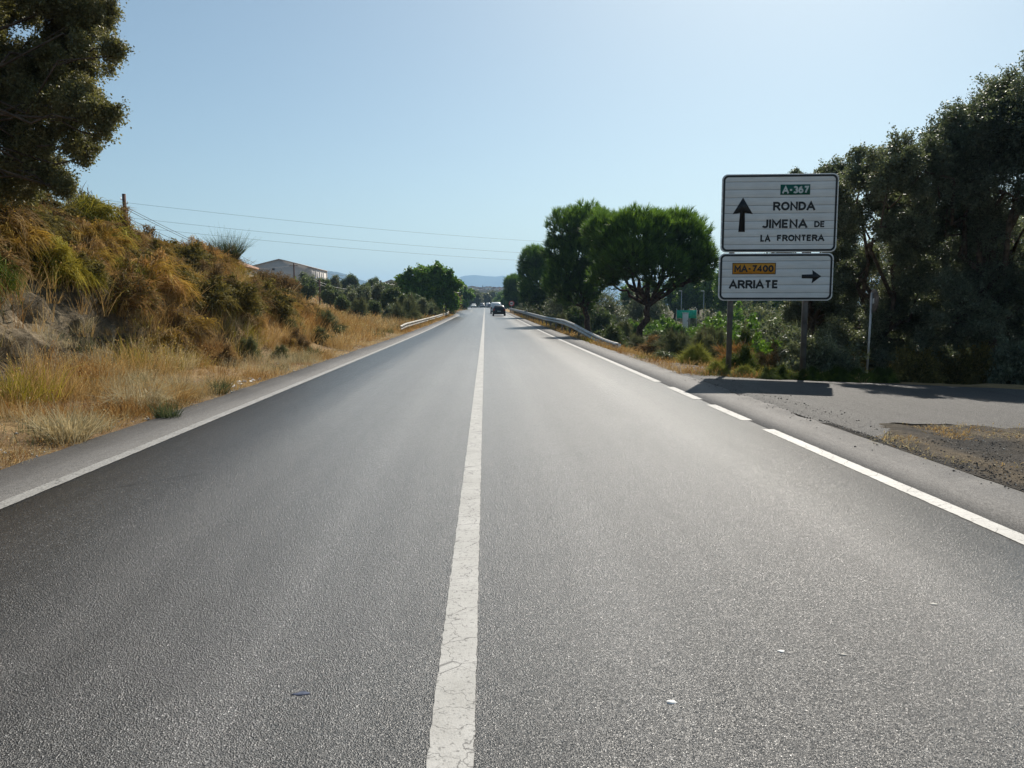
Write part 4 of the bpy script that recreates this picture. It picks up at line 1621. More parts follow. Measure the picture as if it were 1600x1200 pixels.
rt = P(1560, 560, 21)
tree('holm_oak', (rt.x, 21, g1(rt.x, 21)), B_([(1600, 215, 20, 105), (1510, 250, 19.8, 95), (1590, 370, 20, 120), (1480, 320, 20, 95), (1660, 300, 23, 140), (1550, 470, 21, 105), (1445, 262, 19, 62), (1490, 200, 19.5, 44), (1545, 165, 19.5, 50), (1470, 410, 21, 80), (1640, 480, 21, 110), (1480, 500, 20, 70), (1610, 195, 18.4, 85), (1720, 165, 18, 130), (1535, 205, 19, 55), (1590, 265, 18.6, 80), (1570, 150, 19.5, 30)]),
     'tallest dark holm oak filling the right edge of the view', 'dark holm oaks behind the big sign', 1.0, 'oak', 62, 34, .068, .04, .16, 14, .2, .4, gap=.3, sub=13, subk=.37, minor=2, inner=.25)
rt = P(1390, 570, 22.5)
tree('holm_oak', (rt.x, 22.5, g1(rt.x, 22.5)), B_([(1390, 270, 19, 62), (1335, 320, 21, 60), (1400, 345, 20.5, 75), (1350, 262, 20, 30), (1330, 430, 22, 55), (1440, 470, 21.5, 75), (1350, 500, 22, 62), (1300, 350, 23, 45), (1420, 540, 22, 60)]),
     'rounded holm oak directly right of the big sign behind the round sign', 'dark holm oaks behind the big sign', 1.0, 'oak', 54, 32, .068, .04, .15, 15, .15, .4, gap=.33, sub=12, subk=.37, minor=2, inner=.25)
rt = P(1265, 560, 26)
tree('holm_oak', (rt.x, 26, g1(rt.x, 26)), B_([(1250, 330, 26, 55), (1290, 310, 26, 48), (1245, 275, 26.5, 12), (1290, 268, 26.5, 14), (1300, 400, 26, 55), (1240, 420, 26, 50), (1270, 490, 26, 60), (1320, 500, 26, 50)]),
     'holm oak hidden behind the big sign with two twigs showing above it', 'dark holm oaks behind the big sign', 1.0, 'oak', 70, 36, .072, .042, .14, 16, .15, .4, gap=.25, sub=8, subk=.4, minor=2, inner=.25)
for k, (px, d, s, lab) in enumerate(((1500, 31, 1.0, 'second row holm oak behind the tallest oak, added to deepen the shade'), (1650, 30, 1.1, 'second row holm oak at the far right edge, added to deepen the shade'), (1400, 33, .9, 'second row holm oak behind the round sign, added to deepen the shade'))):  # second row added to block the sun and darken the ground beneath
    q = P(px, 560, d)
    tree('holm_oak', (q.x, d, g1(q.x, d)), [((q.x, d, 1.6 * s), 1.9 * s), ((q.x - 1.6, d, 3.0 * s), 1.8 * s), ((q.x + 1.7, d + .5, 3.2 * s), 1.9 * s), ((q.x, d - .6, 4.6 * s), 1.9 * s)], lab, 'dark holm oaks behind the big sign', 1.0, 'oak', 330, 26, .1, .06, .2, 30 + k, .2, .4)

q = P(992, 535, 42)
pine((q.x, 42, g1(q.x, 42)), B_([(995, 375, 42, 58), (1055, 375, 43, 55), (955, 378, 42, 28), (1090, 400, 42, 30), (1035, 420, 41.5, 45), (985, 408, 41, 45), (950, 400, 43, 28), (1075, 420, 42, 30), (1020, 352, 42, 26), (1060, 350, 42.5, 24), (980, 350, 42, 22), (1103, 405, 42, 16), (1095, 432, 42, 18), (945, 362, 43, 34), (1080, 372, 42.5, 28), (1108, 415, 42, 14), (965, 420, 42.5, 30), (945, 435, 43, 26)], .8),
     'widest umbrella pine beside the near end of the right guardrail', 3, 4900, .42, .2, fork=.5, w=.026)
q = P(921, 513, 60)
pine((q.x, 60, g1(q.x, 60)), B_([(888, 362, 60, 35), (918, 355, 61, 38), (872, 395, 60, 25), (915, 405, 60, 45), (945, 385, 61, 35), (885, 430, 60, 35), (925, 440, 60, 30), (900, 345, 60, 18), (938, 365, 59, 36), (950, 400, 59, 42), (905, 465, 60, 30), (875, 450, 60, 25), (940, 420, 60, 30)], .95),
     'tall umbrella pine left of and behind the widest one', 5, 5400, .5, .24, fork=.4, w=.034)
for k, (px, d, bl, lab) in enumerate(((842, 92, [(835, 408, 92, 23), (852, 420, 92, 24), (825, 425, 92, 14), (845, 448, 92, 34), (830, 465, 92, 18), (865, 470, 92, 25)], 'third umbrella pine from the sign, lower and darker with bushy sides'), (806, 150, [(803, 446, 150, 14), (812, 452, 150, 15), (798, 460, 150, 9), (810, 468, 150, 17)], 'farthest small umbrella pine beside the speed limit sign'))):
    q = P(px, 500, d)
    pine((q.x, d, g1(q.x, d)), B_(bl, .95), lab, 7 + k, 3000, .6 + .25 * k, .25, w=.045 + .02 * k, nb=12)

# leafy trees on the left past the guardrail
q = P(668, 490, 100)
tree('fig_tree', (q.x, 100, g1(q.x, 100)), B_([(645, 452, 100, 25), (672, 445, 100, 30), (695, 450, 101, 22), (660, 470, 99, 30), (690, 475, 100, 25), (635, 468, 100, 18), (682, 430, 100, 16), (700, 434, 100, 10), (628, 438, 100, 8), (655, 425, 100, 8), (683, 420, 100, 7), (712, 445, 100, 9), (640, 430, 100, 7)]),
     'bright green broad leaved tree beyond the left guardrail', None, 1.0, 'fig', 40, 24, .32, .24, .4, 41, .2, .35, gap=.25, sub=8, subk=.42, minor=2, inner=.25)
q = P(722, 485, 200)
tree('roadside_tree', (q.x, 200, g1(q.x, 200)), B_([(712, 452, 200, 15), (726, 456, 205, 14), (718, 468, 200, 17), (708, 468, 200, 12), (729, 466, 203, 9)]),
     'second bright green tree farther along the left roadside', None, 1.0, 'fig', 40, 24, .5, .36, .6, 42, .2, .35, sub=7, subk=.45, minor=2)
q = P(708, 480, 150)
tree('dead_shrub', (q.x, 150, g1(q.x, 150)), B_([(706, 464, 150, 11), (710, 474, 150, 12)]), 'greyish brown dead tree between the two bright green trees', None, 1.0, 'brown', 120, 20, .25, .1, .4, 43, .1, .4)
for k, (px, py, d, r, lab) in enumerate(((757, 466, 380, 9, 'dark rounded tree at the left roadside behind the oncoming car'), (768, 464, 420, 9, 'dark rounded tree in front of the industrial hall'), (741, 464, 330, 10, 'dark tree behind the oncoming pale car'), (786, 466, 300, 10, 'lighter green tree right of the blue sign'), (793, 470, 240, 10, 'light green bushy tree behind the speed limit sign'))):
    q = P(px, 480, d)
    rr = r / 1200 * d
    c = P(px, py, d)
    tree('roadside_tree', (q.x, d, g1(q.x, d)), [(c, rr), (c + Vector((rr * .6, 0, -rr * .5)), rr * .8), (c + Vector((-rr * .7, .5, -rr * .6)), rr * .8)], lab, None, 1.0, 'oak' if k < 3 else 'fig', 110, 22, .004 * d * .4, .003 * d * .4, .7, 60 + k, .2, .35)
for k, (px, py, d, r, lab) in enumerate(((938, 478, 76, 30, 'dark round evergreen between the two nearest pine trunks'), (892, 470, 82, 34, 'dark round evergreen left of the tall pine trunk'), (862, 462, 100, 30, 'dark round evergreen beside the third pine'), (1010, 478, 84, 26, 'dark round evergreen just right of the widest pine trunk'), (835, 474, 125, 20, 'dark round evergreen in the gap before the farthest pine'))):
    q = P(px, 490, d)
    rr = r / 1200 * d
    cc = P(px, py, d)
    tree('evergreen_oak', (q.x, d, g1(q.x, d)), [(cc, rr), (cc + Vector((rr * .7, .3, -rr * .5)), rr * .8), (cc + Vector((-rr * .7, -.3, -rr * .6)), rr * .8), (cc + Vector((0, 0, -rr)), rr)], lab, None, 1.0, 'oak', 150, 30, .15, .09, .35, 90 + k, .16, .35)
# dark grove past the pines, left of the sign
for k, (px, py, d, r) in enumerate(((1072, 452, 125, 18), (1092, 448, 122, 20), (1112, 452, 118, 20), (1132, 456, 120, 20), (1055, 460, 130, 16), (1150, 458, 116, 22), (1020, 462, 130, 18), (985, 468, 125, 15), (1140, 455, 95, 26), (1165, 455, 96, 28), (1190, 458, 94, 28), (1215, 455, 97, 28), (1240, 458, 95, 28))):
    c = P(px, py, d)
    rr = r / 1200 * d
    tree('grove_tree', (c.x, d, g1(c.x, d)), [(c, (rr, rr, rr * 1.1)), (c + Vector((rr * .3, 0, -rr * .9)), rr), (c + Vector((-rr * .3, 0, rr * .8)), rr * .6)], 'dark conifer in the far grove between the widest pine and the big sign', 'dark conifers of the far grove', 1.0, 'pine', 150, 22, .4, .16, .6, 80 + k, .2, .35)


# ------------------------------------------------------------------ shrubs built once, copied many times
def proto(name, mb, material):
    o = mb.build(name, M[material])
    return [o, False]


PR = {
    'gold': [proto('broom_bush', broom_mesh(101, palette='gold', pal2='brown', droop=.5, wind=(.3, -.15), leafn=1200, leafpal='gold', lL=.05), 'dry'), proto('broom_bush', broom_mesh(102, palette='gold', pal2='rust', droop=.4, leafn=1800, leafpal='brown', lL=.04), 'dry')],
    'goldgreen': [proto('broom_bush', broom_mesh(103, n=5200, palette='goldgreen', droop=.6, wind=(.3, -.2)), 'dry')],
    'green': [proto('broom_bush', broom_mesh(104, n=6000, palette='green', droop=.7, wind=(.3, -.2), L=.42), 'dry')],
    'brown': [proto('bramble_bush', broom_mesh(105, n=2800, palette='brown', droop=.3, leafn=3600, leafpal='brown', lL=.065), 'dry'), proto('bramble_bush', broom_mesh(106, n=2400, palette='brown', pal2='rust', droop=.35, leafn=3600, leafpal='bramble', lL=.065), 'dry')],
    'bramble': [proto('bramble_bush', broom_mesh(107, n=1500, palette='bramble', droop=.35, leafn=5200, leafpal='bramble', lL=.07), 'bramble')],
    'olive': [proto('olive_bush', broom_mesh(108, n=1200, palette='olive', droop=.2, leafn=5200, leafpal='olive', lL=.07, w=.012), 'leaf'), proto('olive_bush', broom_mesh(109, n=900, palette='oak', droop=.2, leafn=5200, leafpal='oak', lL=.075, w=.012), 'leaf')],
    'greygreen': [proto('scrub_bush', broom_mesh(110, n=4200, palette='greygreen', droop=.15, up=.9, L=.42), 'dry')],
    'lime': [proto('broom_bush', broom_mesh(111, n=4500, palette='lime', droop=.1, up=1.3, L=.5), 'dry')],
    'fig': [proto('leafy_bush', broom_mesh(112, n=700, palette='fig', droop=.2, leafn=4200, leafpal='fig', lL=.11, w=.012), 'leaf')],
    'rust': [proto('dry_bush', broom_mesh(113, n=5200, palette='rust', droop=.1, up=1.0, L=.36, H=.8), 'dry')],
}
srng = random.Random(77)


def shrub(kind, x, y, s, label, group=None, sz=1.0, dz=-.08, which=None):
    pr = PR[kind]
    q = pr[srng.randrange(len(pr)) if which is None else which]
    if q[1]:
        o = q[0].copy()
        COL.objects.link(o)
    else:
        o = q[0]
        q[1] = True
    for kk in ('group',):
        if kk in o.keys():
            del o[kk]
    o.location = (x, y, g1(x, y) + dz * s)
    o.rotation_euler = (0, 0, srng.uniform(0, 6.28))
    o.scale = (s * srng.uniform(.9, 1.15), s * srng.uniform(.9, 1.15), s * sz)
    return tag(o, label, 'bush', group)


LAB = {
    'gold': 'golden dry broom bush', 'goldgreen': 'yellow green drooping broom bush', 'green': 'bright green drooping broom bush',
    'brown': 'brown dry bramble bush', 'bramble': 'olive brown leafy bramble bush', 'greygreen': 'grey green scrub bush', 'rust': 'rust coloured dry bush', 'olive': 'dark green bush'}


def weighted(d):
    t = srng.uniform(0, sum(d.values()))
    for k, v in d.items():
        t -= v
        if t <= 0:
            return k
    return k


# top edge and upper slope of the left bank
for (u0, u1, ya, yb, step, wts, smin, smax, where) in (
        (11.2, 13.6, 9, 36, 1.15, {'gold': 2.2, 'brown': 3.4, 'bramble': 1.2}, 1.05, 1.6, 'on the skyline of the left bank'),
        (9.4, 11, 8.5, 38, .8, {'gold': 4, 'brown': 3.4, 'bramble': 1.6, 'goldgreen': .7}, .85, 1.3, 'on the upper slope of the left bank'),
        (8.2, 9.2, 9.5, 26, .95, {'gold': 2.6, 'goldgreen': 1.2, 'brown': 2.4, 'bramble': 1.6}, .65, .95, 'on the brow above the cut rock'),
        (6.9, 8.2, 16.4, 37, .62, {'brown': 3.4, 'bramble': 2.4, 'gold': 1.6}, .65, 1.1, 'on the shaded middle slope of the left bank'),
        (5.9, 6.8, 18, 38, .9, {'brown': 2, 'rust': 2.6, 'gold': 1.2, 'greygreen': .7}, .38, .62, 'at the foot of the left bank')):
    y = ya
    while y < yb:
        k = weighted(wts)
        ends = float(np.interp(y, [22, 28, 37], [1, .8, .45]))
        shrub(k, -srng.uniform(u0, u1), y + srng.uniform(-.4, .4), srng.uniform(smin, smax) * ends, LAB[k] + ' ' + where, LAB[k] + 's ' + where)
        y += step * srng.uniform(.8, 1.2)
for x, y, s, k, lab in ((-8.3, 12.6, .85, 'green', 'bright green broom hanging over the rock at the left edge of the photo'), (-8.45, 13.7, .6, 'green', 'smaller bright green broom hanging over the rock, right of the brighter one'),
                        (-7.9, 17.6, .75, 'goldgreen', 'yellow green broom hanging lowest above the dark hollow right of the rock'), (-8.1, 15.7, .7, 'bramble', 'leafy bramble directly above the right end of the rock'),
                        (-7.0, 22.5, .6, 'greygreen', 'pale green bush at the foot of the slope under the tall broom'), (-6.6, 25.5, .5, 'greygreen', 'grey green bush farther along the foot of the slope'),
                        (-6.3, 31, .75, 'greygreen', 'dull green bush in the dry grass where the bank ends'), (-5.7, 21.5, .32, 'greygreen', 'low olive bush beside the road edge near the white rubble')):
    shrub(k, x, y, s, lab)

# tall Spanish broom with a bare stem
q = P(350, 470, 27)
e = empty('tall_broom', (q.x, 27, g1(q.x, 27)), 0, 'tall upright broom with bare stems standing above the bank', 'bush')
upright_mesh(201, 620, .9, 1.0, .012, 'rush', .5, .04).build('foliage', M['dry'], e).location = (0, 0, .95)
broom_mesh(202, 900, .75, .8, .3, .01, .05, 'brown', 1.0).build('dry_foliage', M['dry'], e).location = (0, 0, .55)
m = MB()
rg = np.random.default_rng(4)
for k in range(16):
    a = rg.uniform(0, 6.28)
    rr = rg.uniform(.1, .6)
    m.tube([(0, 0, -.1), (math.cos(a) * rr * .35, math.sin(a) * rr * .35, .6), (math.cos(a) * rr, math.sin(a) * rr, 1.5)], [.03, .018, .008], 5)
m.build('stem', M['bark'], e, True)
e.scale = (.95, .95, .8)
e.location = (q.x + .2, 27, g1(q.x + .2, 27) - .25)

# bare thorny tree on the crest at the end of the bank
q = P(432, 480, 36)
e = empty('thorn_bush', (q.x, 36, g1(q.x, 36)), 0, 'dark brown wide thorn bush where the bank runs out', 'bush')
m = MB()
rel = [((0, 0, 1.0), (.8, .8, .5)), ((-.6, 0, 1.15), (.7, .7, .45)), ((.6, .2, .9), (.6, .6, .4))]
crown(m, rel, 150, 34, .055, .03, .14, 'brown', np.random.default_rng(9), .1, .3)
m.build('foliage', M['dry'], e)
m = MB()
for cc, r in rel:
    limb(m, (0, 0, -.2), cc, .05, .015, rg)
m.build('stem', M['bark'], e, True)

# olive trees and scrub of the field on the left, each placed where it grows
FIELD = [(610, 490, 62, 13, 'olive'), (585, 484, 70, 12, 'olive'), (645, 478, 85, 15, 'olive'), (665, 492, 80, 12, 'olive'), (398, 452, 75, 20, 'bramble'), (425, 447, 120, 15, 'fig'), (445, 452, 105, 13, 'olive'), (480, 457, 100, 17, 'olive'), (478, 447, 150, 14, 'olive'), (505, 452, 130, 14, 'olive'), (522, 445, 160, 13, 'olive'), (516, 470, 90, 15, 'olive'), (548, 444, 165, 14, 'olive'), (545, 463, 105, 15, 'olive'), (560, 473, 85, 18, 'olive'), (572, 455, 130, 13, 'olive'), (585, 444, 170, 10, 'olive'), (590, 470, 95, 19, 'olive'), (605, 455, 140, 12, 'olive'), (612, 480, 75, 19, 'olive'), (628, 470, 105, 16, 'greygreen'), (638, 488, 66, 15, 'greygreen'), (622, 492, 60, 12, 'greygreen'), (655, 490, 74, 14, 'olive'), (675, 487, 90, 12, 'greygreen'), (700, 484, 120, 8, 'greygreen'), (535, 480, 72, 13, 'olive'), (562, 485, 66, 12, 'greygreen'), (460, 470, 80, 14, 'bramble'), (410, 440, 150, 12, 'olive'), (462, 442, 170, 9, 'fig'), (535, 446, 185, 7, 'olive'), (420, 470, 60, 17, 'brown'), (640, 455, 170, 11, 'olive'), (618, 446, 210, 8, 'olive')]
OL = []
for k in range(2):
    t = tree('olive_tree', (0, 0, 0), [((0, 0, 1.3), .62), ((.5, .1, 1.05), .52), ((-.5, -.1, 1.1), .55), ((.1, .4, .9), .5), ((-.1, -.4, .85), .5)], 'olive tree', None, 1.0, 'olive' if k == 0 else 'oak', 30, 18, .13, .06, .2, 400 + k, .09, .3, sub=5, subk=.5, minor=1)
    OL.append([t, False])
for px, py, d, r, k in FIELD:
    c = P(px, py, d)
    s = r / 1200 * d * 1.15
    gz = g1(c.x, d)
    top = c.z + r / 1200 * d
    if k == 'olive':
        q = OL[srng.randrange(2)]
        o = copy_tree(q[0]) if q[1] else q[0]
        q[1] = True
        h = max(1.2 * s, (top - gz) / 1.85)
        o.location = (c.x, d, gz - .05)
        o.rotation_euler = (0, 0, srng.uniform(0, 6.28))
        o.scale = (max(s, h * .75), max(s, h * .75), h)
        tag(o, 'rounded olive tree on the hillside field left of the road', 'tree', 'olive trees on the left field')
        continue
    o = shrub(k, c.x, d, s, {'greygreen': 'grey green scrub on the field left of the road', 'bramble': 'brownish bramble on the field behind the bank', 'brown': 'dry brown bush on the field behind the bank', 'fig': 'fresh green bush below the warehouse'}[k],
              {'greygreen': 'grey green scrub on the left field', 'bramble': 'brambles on the left field', 'brown': None, 'fig': 'fresh green bushes below the warehouse'}[k])
    o.location.z = gz - .1
    h = (top - gz) / .95
    if h > 1.25 * s:
        o.scale.x *= min(1.8, h / (1.25 * s))
        o.scale.y *= min(1.8, h / (1.25 * s))
    o.scale.z = max(.6 * s, h)

# right verge
for x, y, s, k, lab, sz in (
        (P(1095, 560, 20).x, 20.5, .42, 'lime', 'yellow green broom tuft left of the big sign', 1.2), (P(1133, 590, 17).x, 17.6, .3, 'lime', 'small yellow green tuft at the left foot of the big sign', 1.0),
        (P(1178, 560, 18).x, 18.6, .6, 'green', 'green bushy broom between the two posts of the big sign', 1.1), (P(1160, 585, 17.3).x, 17.2, .26, 'lime', 'low lime tuft right of the left sign post', .9),
        (P(1150, 520, 23).x, 23, .75, 'rust', 'rust brown dry bush behind the left sign post', 1.1), (P(1205, 530, 22).x, 22, .8, 'brown', 'brown dry bush behind the right half of the sign', 1.0),
        (P(1060, 530, 27).x, 27, .95, 'greygreen', 'large grey green bush under the widest pine', .9), (P(1020, 530, 30).x, 30, .9, 'brown', 'brown shaded bush left of the grey green one under the pine', .85),
        (P(1100, 510, 30).x, 30, 1.0, 'greygreen', 'grey green bush farther back between the pine and the sign', 1.0), (P(1000, 520, 34).x, 34, .8, 'greygreen', 'pale green bush at the foot of the widest pine', .9),
        (P(1040, 545, 24.5).x, 24.5, .55, 'olive', 'dark low bush at the road edge past the guardrail end', .8), (P(1165, 500, 30).x, 30, 1.1, 'green', 'green broom behind the left post under the panel', 1.3), (P(1200, 505, 27).x, 27, 1.0, 'fig', 'leafy bush seen below the middle of the big sign', 1.3),
        (P(960, 505, 44).x, 44, 1.1, 'olive', 'dark bush between the two nearest pines', 1.6), (P(940, 480, 70).x, 70, 2.0, 'olive', 'tall dark evergreen bush between the pine trunks', 1.5),
        (P(870, 485, 70).x + .4, 70, .9, 'greygreen', 'pale green broom behind the right guardrail', 1.4), (P(895, 480, 75).x, 75, 1.6, 'olive', 'dark holm bush behind the pale green broom', 1.9), (P(880, 465, 92).x, 95, 2.4, 'olive', 'dark evergreen bush beside the third pine', 1.7),
        (P(830, 478, 110).x, 110, 1.6, 'olive', 'dark bush at the foot of the third pine', 1.4), (P(815, 482, 120).x, 120, 1.0, 'bramble', 'brownish bush behind the far end of the right guardrail', 1.3), (P(842, 486, 84).x, 84, .9, 'greygreen', 'brown green bush behind the middle of the right guardrail', 1.2)):
    shrub(k, x, y, s, lab, None, sz)
for px, d, s, k in ((1050, 55, 1.5, 'fig'), (1035, 62, 1.3, 'fig'), (1110, 48, 1.5, 'fig'), (1125, 55, 1.8, 'fig'), (1085, 60, 1.0, 'fig'), (1075, 44, .9, 'fig'), (1140, 44, 1.3, 'fig'), (1025, 52, 1.0, 'olive'), (1095, 40, .9, 'greygreen'), (1062, 38, .9, 'greygreen'), (1120, 36, 1.0, 'greygreen'), (975, 56, 1.0, 'greygreen'), (1185, 40, 1.8, 'fig'), (1215, 36, 1.8, 'olive'), (1160, 70, 2.6, 'fig'), (1190, 62, 2.6, 'olive'), (1225, 50, 2.4, 'olive'), (1250, 45, 2.4, 'olive'), (1010, 75, 1.6, 'olive'), (1120, 75, 2.0, 'olive'), (1150, 90, 3.0, 'olive'), (1080, 90, 1.6, 'olive'), (990, 66, 1.3, 'fig'), (1040, 72, 1.5, 'fig'), (1235, 30, 1.6, 'olive'), (1300, 36, 2.4, 'olive'), (1350, 40, 2.6, 'olive'), (1440, 36, 2.4, 'olive'), (1520, 38, 2.6, 'olive'), (1590, 36, 2.6, 'olive'), (1630, 28, 1.8, 'olive'), (1560, 28, 1.7, 'olive'), (1280, 29, 1.5, 'olive'), (1660, 40, 2.8, 'olive'), (1400, 28, 1.5, 'olive')):
    q = P(px, 500, d)
    shrub(k, q.x, d, s, {'fig': 'fresh green vine bush in the low ground beyond the pines', 'olive': 'dark bush in the low ground beyond the pines', 'greygreen': 'grey green bush in the low ground beyond the pines'}[k], {'fig': 'vine bushes beyond the pines', 'olive': 'dark bushes beyond the pines', 'greygreen': 'scrub beyond the pines'}[k], 1.2)
# shaded undergrowth beneath the oaks
for k in range(34):
    d = srng.uniform(17.6, 25)
    px = srng.uniform(1235, 1640)
    if d < 19.6 and 1310 < px < 1420:
        d += 2.2
    q = P(px, 560, d)
    kd = 'olive' if srng.random() < .75 else 'bramble'
    shrub(kd, q.x, d, srng.uniform(.6, 1.1), 'shaded dark undergrowth bush beneath the holm oaks' if kd == 'olive' else 'shaded brownish bramble beneath the holm oaks', 'undergrowth beneath the holm oaks' if kd == 'olive' else 'brambles beneath the holm oaks', 1.25, which=1 if kd == 'olive' else None)
for k in range(16):
    px = srng.uniform(1190, 1400)
    d = srng.uniform(16.3, 17.6)
    q = P(px, 590, d)
    shrub('green', q.x, d, srng.uniform(.28, .42), 'low green weed clump along the back edge of the side road', 'green weeds along the side road', .9)

# ------------------------------------------------------------------ small fresh and dry tufts one can point at
def tuftobj(name, px, py, d, mb, label, s=1.0):
    q = P(px, py, d)
    o = mb.build(name, M['dry'])
    o.location = (q.x, d, g1(q.x, d) - .02)
    o.scale = (s, s, s)
    return tag(o, label, 'grass tuft')


tuftobj('dry_tuft', 108, 690, 8.9, upright_mesh(301, 420, .5, .42, .009, 'pale', .75, .12), 'pale bare stemmed dry tuft near the road at the left edge of the photo')
tuftobj('dry_tuft', 215, 600, 11.4, upright_mesh(302, 700, .6, .6, .007, 'pale', .85, .35), 'pale arching grass tuft in the middle of the left verge')
tuftobj('dry_tuft', 262, 590, 12.2, upright_mesh(306, 800, .6, .5, .007, 'straw', .8, .3), 'golden arching grass tuft right of the pale one')
tuftobj('rush_tuft', 263, 648, 10.6, upright_mesh(303, 330, .3, .32, .006, 'rush', .45, .05), 'dark green rush tuft at the road edge')
tuftobj('rush_tuft', 343, 614, 13.6, upright_mesh(304, 280, .3, .32, .007, 'rush', .45, .05), 'second dark green rush tuft farther along the road edge')
tuftobj('rush_tuft', 490, 572, 23, upright_mesh(305, 300, .4, .36, .012, 'rush', .5, .05), 'third rush tuft farthest along the left road edge')


# ------------------------------------------------------------------ dry grass: nobody could count it
def grass(name, label, xy, h, nb, palettes, wts, w, seed, spread=.16, lean=.55, droop=.22, off=0.0):
    rng = np.random.default_rng(seed)
    n = len(xy)
    z = G(xy[:, 0], xy[:, 1]) + off
    c = np.stack([xy[:, 0], xy[:, 1], z - .02], 1)
    hh = h * rng.uniform(.5, 1.3, n) * (.55 + .9 * fbm(np.stack([xy[:, 0] * .8, xy[:, 1] * .8, xy[:, 0] * 0], 1), seed, 3))
    pn = fbm(np.stack([xy[:, 0] * .55, xy[:, 1] * .55, xy[:, 0] * 0 + 3], 1), seed + 1, 3)
    idx = np.clip(np.searchsorted(np.cumsum(wts) / np.sum(wts), np.clip((pn - .5) * 1.9 + .5 + rng.normal(0, .09, n), 0, .999)), 0, len(wts) - 1)
    m = MB()
    for k, pname in enumerate(palettes):
        sel = np.where(idx == k)[0]
        if not len(sel):
            continue
        rep = np.repeat(sel, nb)
        N_ = len(rep)
        a = rng.uniform(0, 2 * math.pi, N_)
        r = rng.uniform(0, 1, N_) ** .5 * spread
        p = c[rep] + np.stack([np.cos(a) * r, np.sin(a) * r, np.zeros(N_)], 1)
        d = norm(np.stack([np.cos(a), np.sin(a), np.zeros(N_)], 1) * (rng.uniform(0, 1, N_) * lean)[:, None] + np.array((0.05, -.05, 1)) + rng.normal(size=(N_, 3)) * .25)
        L = (hh[rep] * rng.uniform(.5, 1.2, N_))[:, None]
        p1 = p + d * L * .55
        p2 = p + d * L
        p2[:, 2] -= droop * L[:, 0] * rng.uniform(.2, 1.5, N_)
        cc = pal(pname, rng.uniform(0, 1, N_) * .75 + .25 * rng.uniform(0, 1, n)[rep])
        m.blades(p, p1, p2, w, cc * .85, cc)
        # seed heads
        sh = rng.uniform(0, 1, N_) < .22
        if sh.any():
            ax = norm((p2 - p1)[sh])
            m.leaves(p2[sh], ax, rdir(sh.sum(), rng), np.full(sh.sum(), w * 5.5), np.full(sh.sum(), w * 2.2), np.clip(cc[sh] * 1.2, 0, .75))
    return tag(m.build(name, M['dry']), label, 'grass', kind='stuff')


def scatter(n, x0, x1, y0, y1, seed, power=1.0, dens=None):
    rng = np.random.default_rng(seed)
    x = rng.uniform(x0, x1, n)
    y = y0 + (y1 - y0) * rng.uniform(0, 1, n) ** power
    if dens is not None:
        k = rng.uniform(0, 1, n) < dens(x, y)
        x, y = x[k], y[k]
    return np.stack([x, y], 1)


bare = lambda x, y: .18 + .82 * sstep(.38, .55, fbm(np.stack([x * .7, y * .7, x * 0], 1), 5, 3)) * sstep(4.5, 5.1, -x)
grass('dry_grass', 'fine dry grass covering the verge below the left bank', scatter(3600, -7.6, -4.58, 5.5, 24, 1, 1.3, bare), .33, 24, ['rust', 'straw', 'pale', 'greygreen'], [.3, .36, .26, .08], .0055, 501)
grass('dry_grass', 'short stubble at the left road edge', scatter(1500, -5.3, -4.5, 5.5, 45, 8, 1.2), .09, 16, ['straw', 'pale', 'rust'], [.4, .4, .2], .005, 507, .1)
grass('dry_grass', 'tall dry grass at the foot of the left bank', scatter(1700, -8.2, -6.2, 9, 42, 2, 1.0, lambda x, y: np.where((y < 17) & (-x > 7.2), .3, 1.0)), .6, 22, ['rust', 'straw', 'goldgreen', 'pale'], [.3, .4, .15, .15], .007, 502)
grass('dry_grass', 'tall golden grass of the field where the bank ends', scatter(4200, -20, -4.9, 27, 70, 3, 1.2, lambda x, y: np.where(-x < np.interp(y, [27, 38, 46], [7, 10, 21]), 1, 0.0) * sstep(4.6, 5.6, -x)), .62, 16, ['straw', 'rust', 'straw', 'pale', 'greygreen'], [.25, .2, .25, .15, .15], .014, 503, .3)
grass('dry_grass', 'dry grass on the hillside field', scatter(3800, -70, -5.2, 66, 190, 4, 1.4, lambda x, y: np.where(-x < y * .5, 1, 0)), .7, 9, ['straw', 'greygreen', 'rust', 'straw'], [.3, .25, .15, .3], .05, 504, .8)
grass('dry_grass', 'dry grass along the right verge beyond the side road', scatter(3200, 4.5, 9, 16.6, 44, 5, 1.3, lambda x, y: .25 + .75 * sstep(.42, .6, fbm(np.stack([x * .8, y * .8, x * 0], 1), 15, 3))), .22, 18, ['straw', 'rust', 'greygreen', 'goldgreen'], [.42, .25, .13, .2], .008, 505)
grass('dry_grass', 'dry grass under the right guardrail', scatter(900, 4.5, 5.8, 30, 120, 6, 1.2), .3, 12, ['straw', 'rust', 'goldgreen'], [.5, .3, .2], .016, 506, .2)
grass('dry_grass', 'grass under the left guardrail and along its road edge', scatter(900, -6.4, -4.55, 42, 115, 9, 1.2, lambda x, y: np.where(x < xl(y), 1, 0)), .3, 12, ['rust', 'straw', 'greygreen'], [.45, .35, .2], .016, 508, .2)
grass('dry_grass', 'wisps of straw on the bare patch right of the road', np.concatenate([scatter(520, 4.45, 5.15, 4.5, 8.6, 10, 1.0, lambda x, y: sstep(.4, .6, fbm(np.stack([x * 2, y * 1.4, x * 0], 1), 33, 3))), scatter(300, 5.4, 9.5, 8.7, 9.7, 12)]), .11, 18, ['straw', 'pale'], [.3, .7], .007, 509, .12, 1.8, .45)

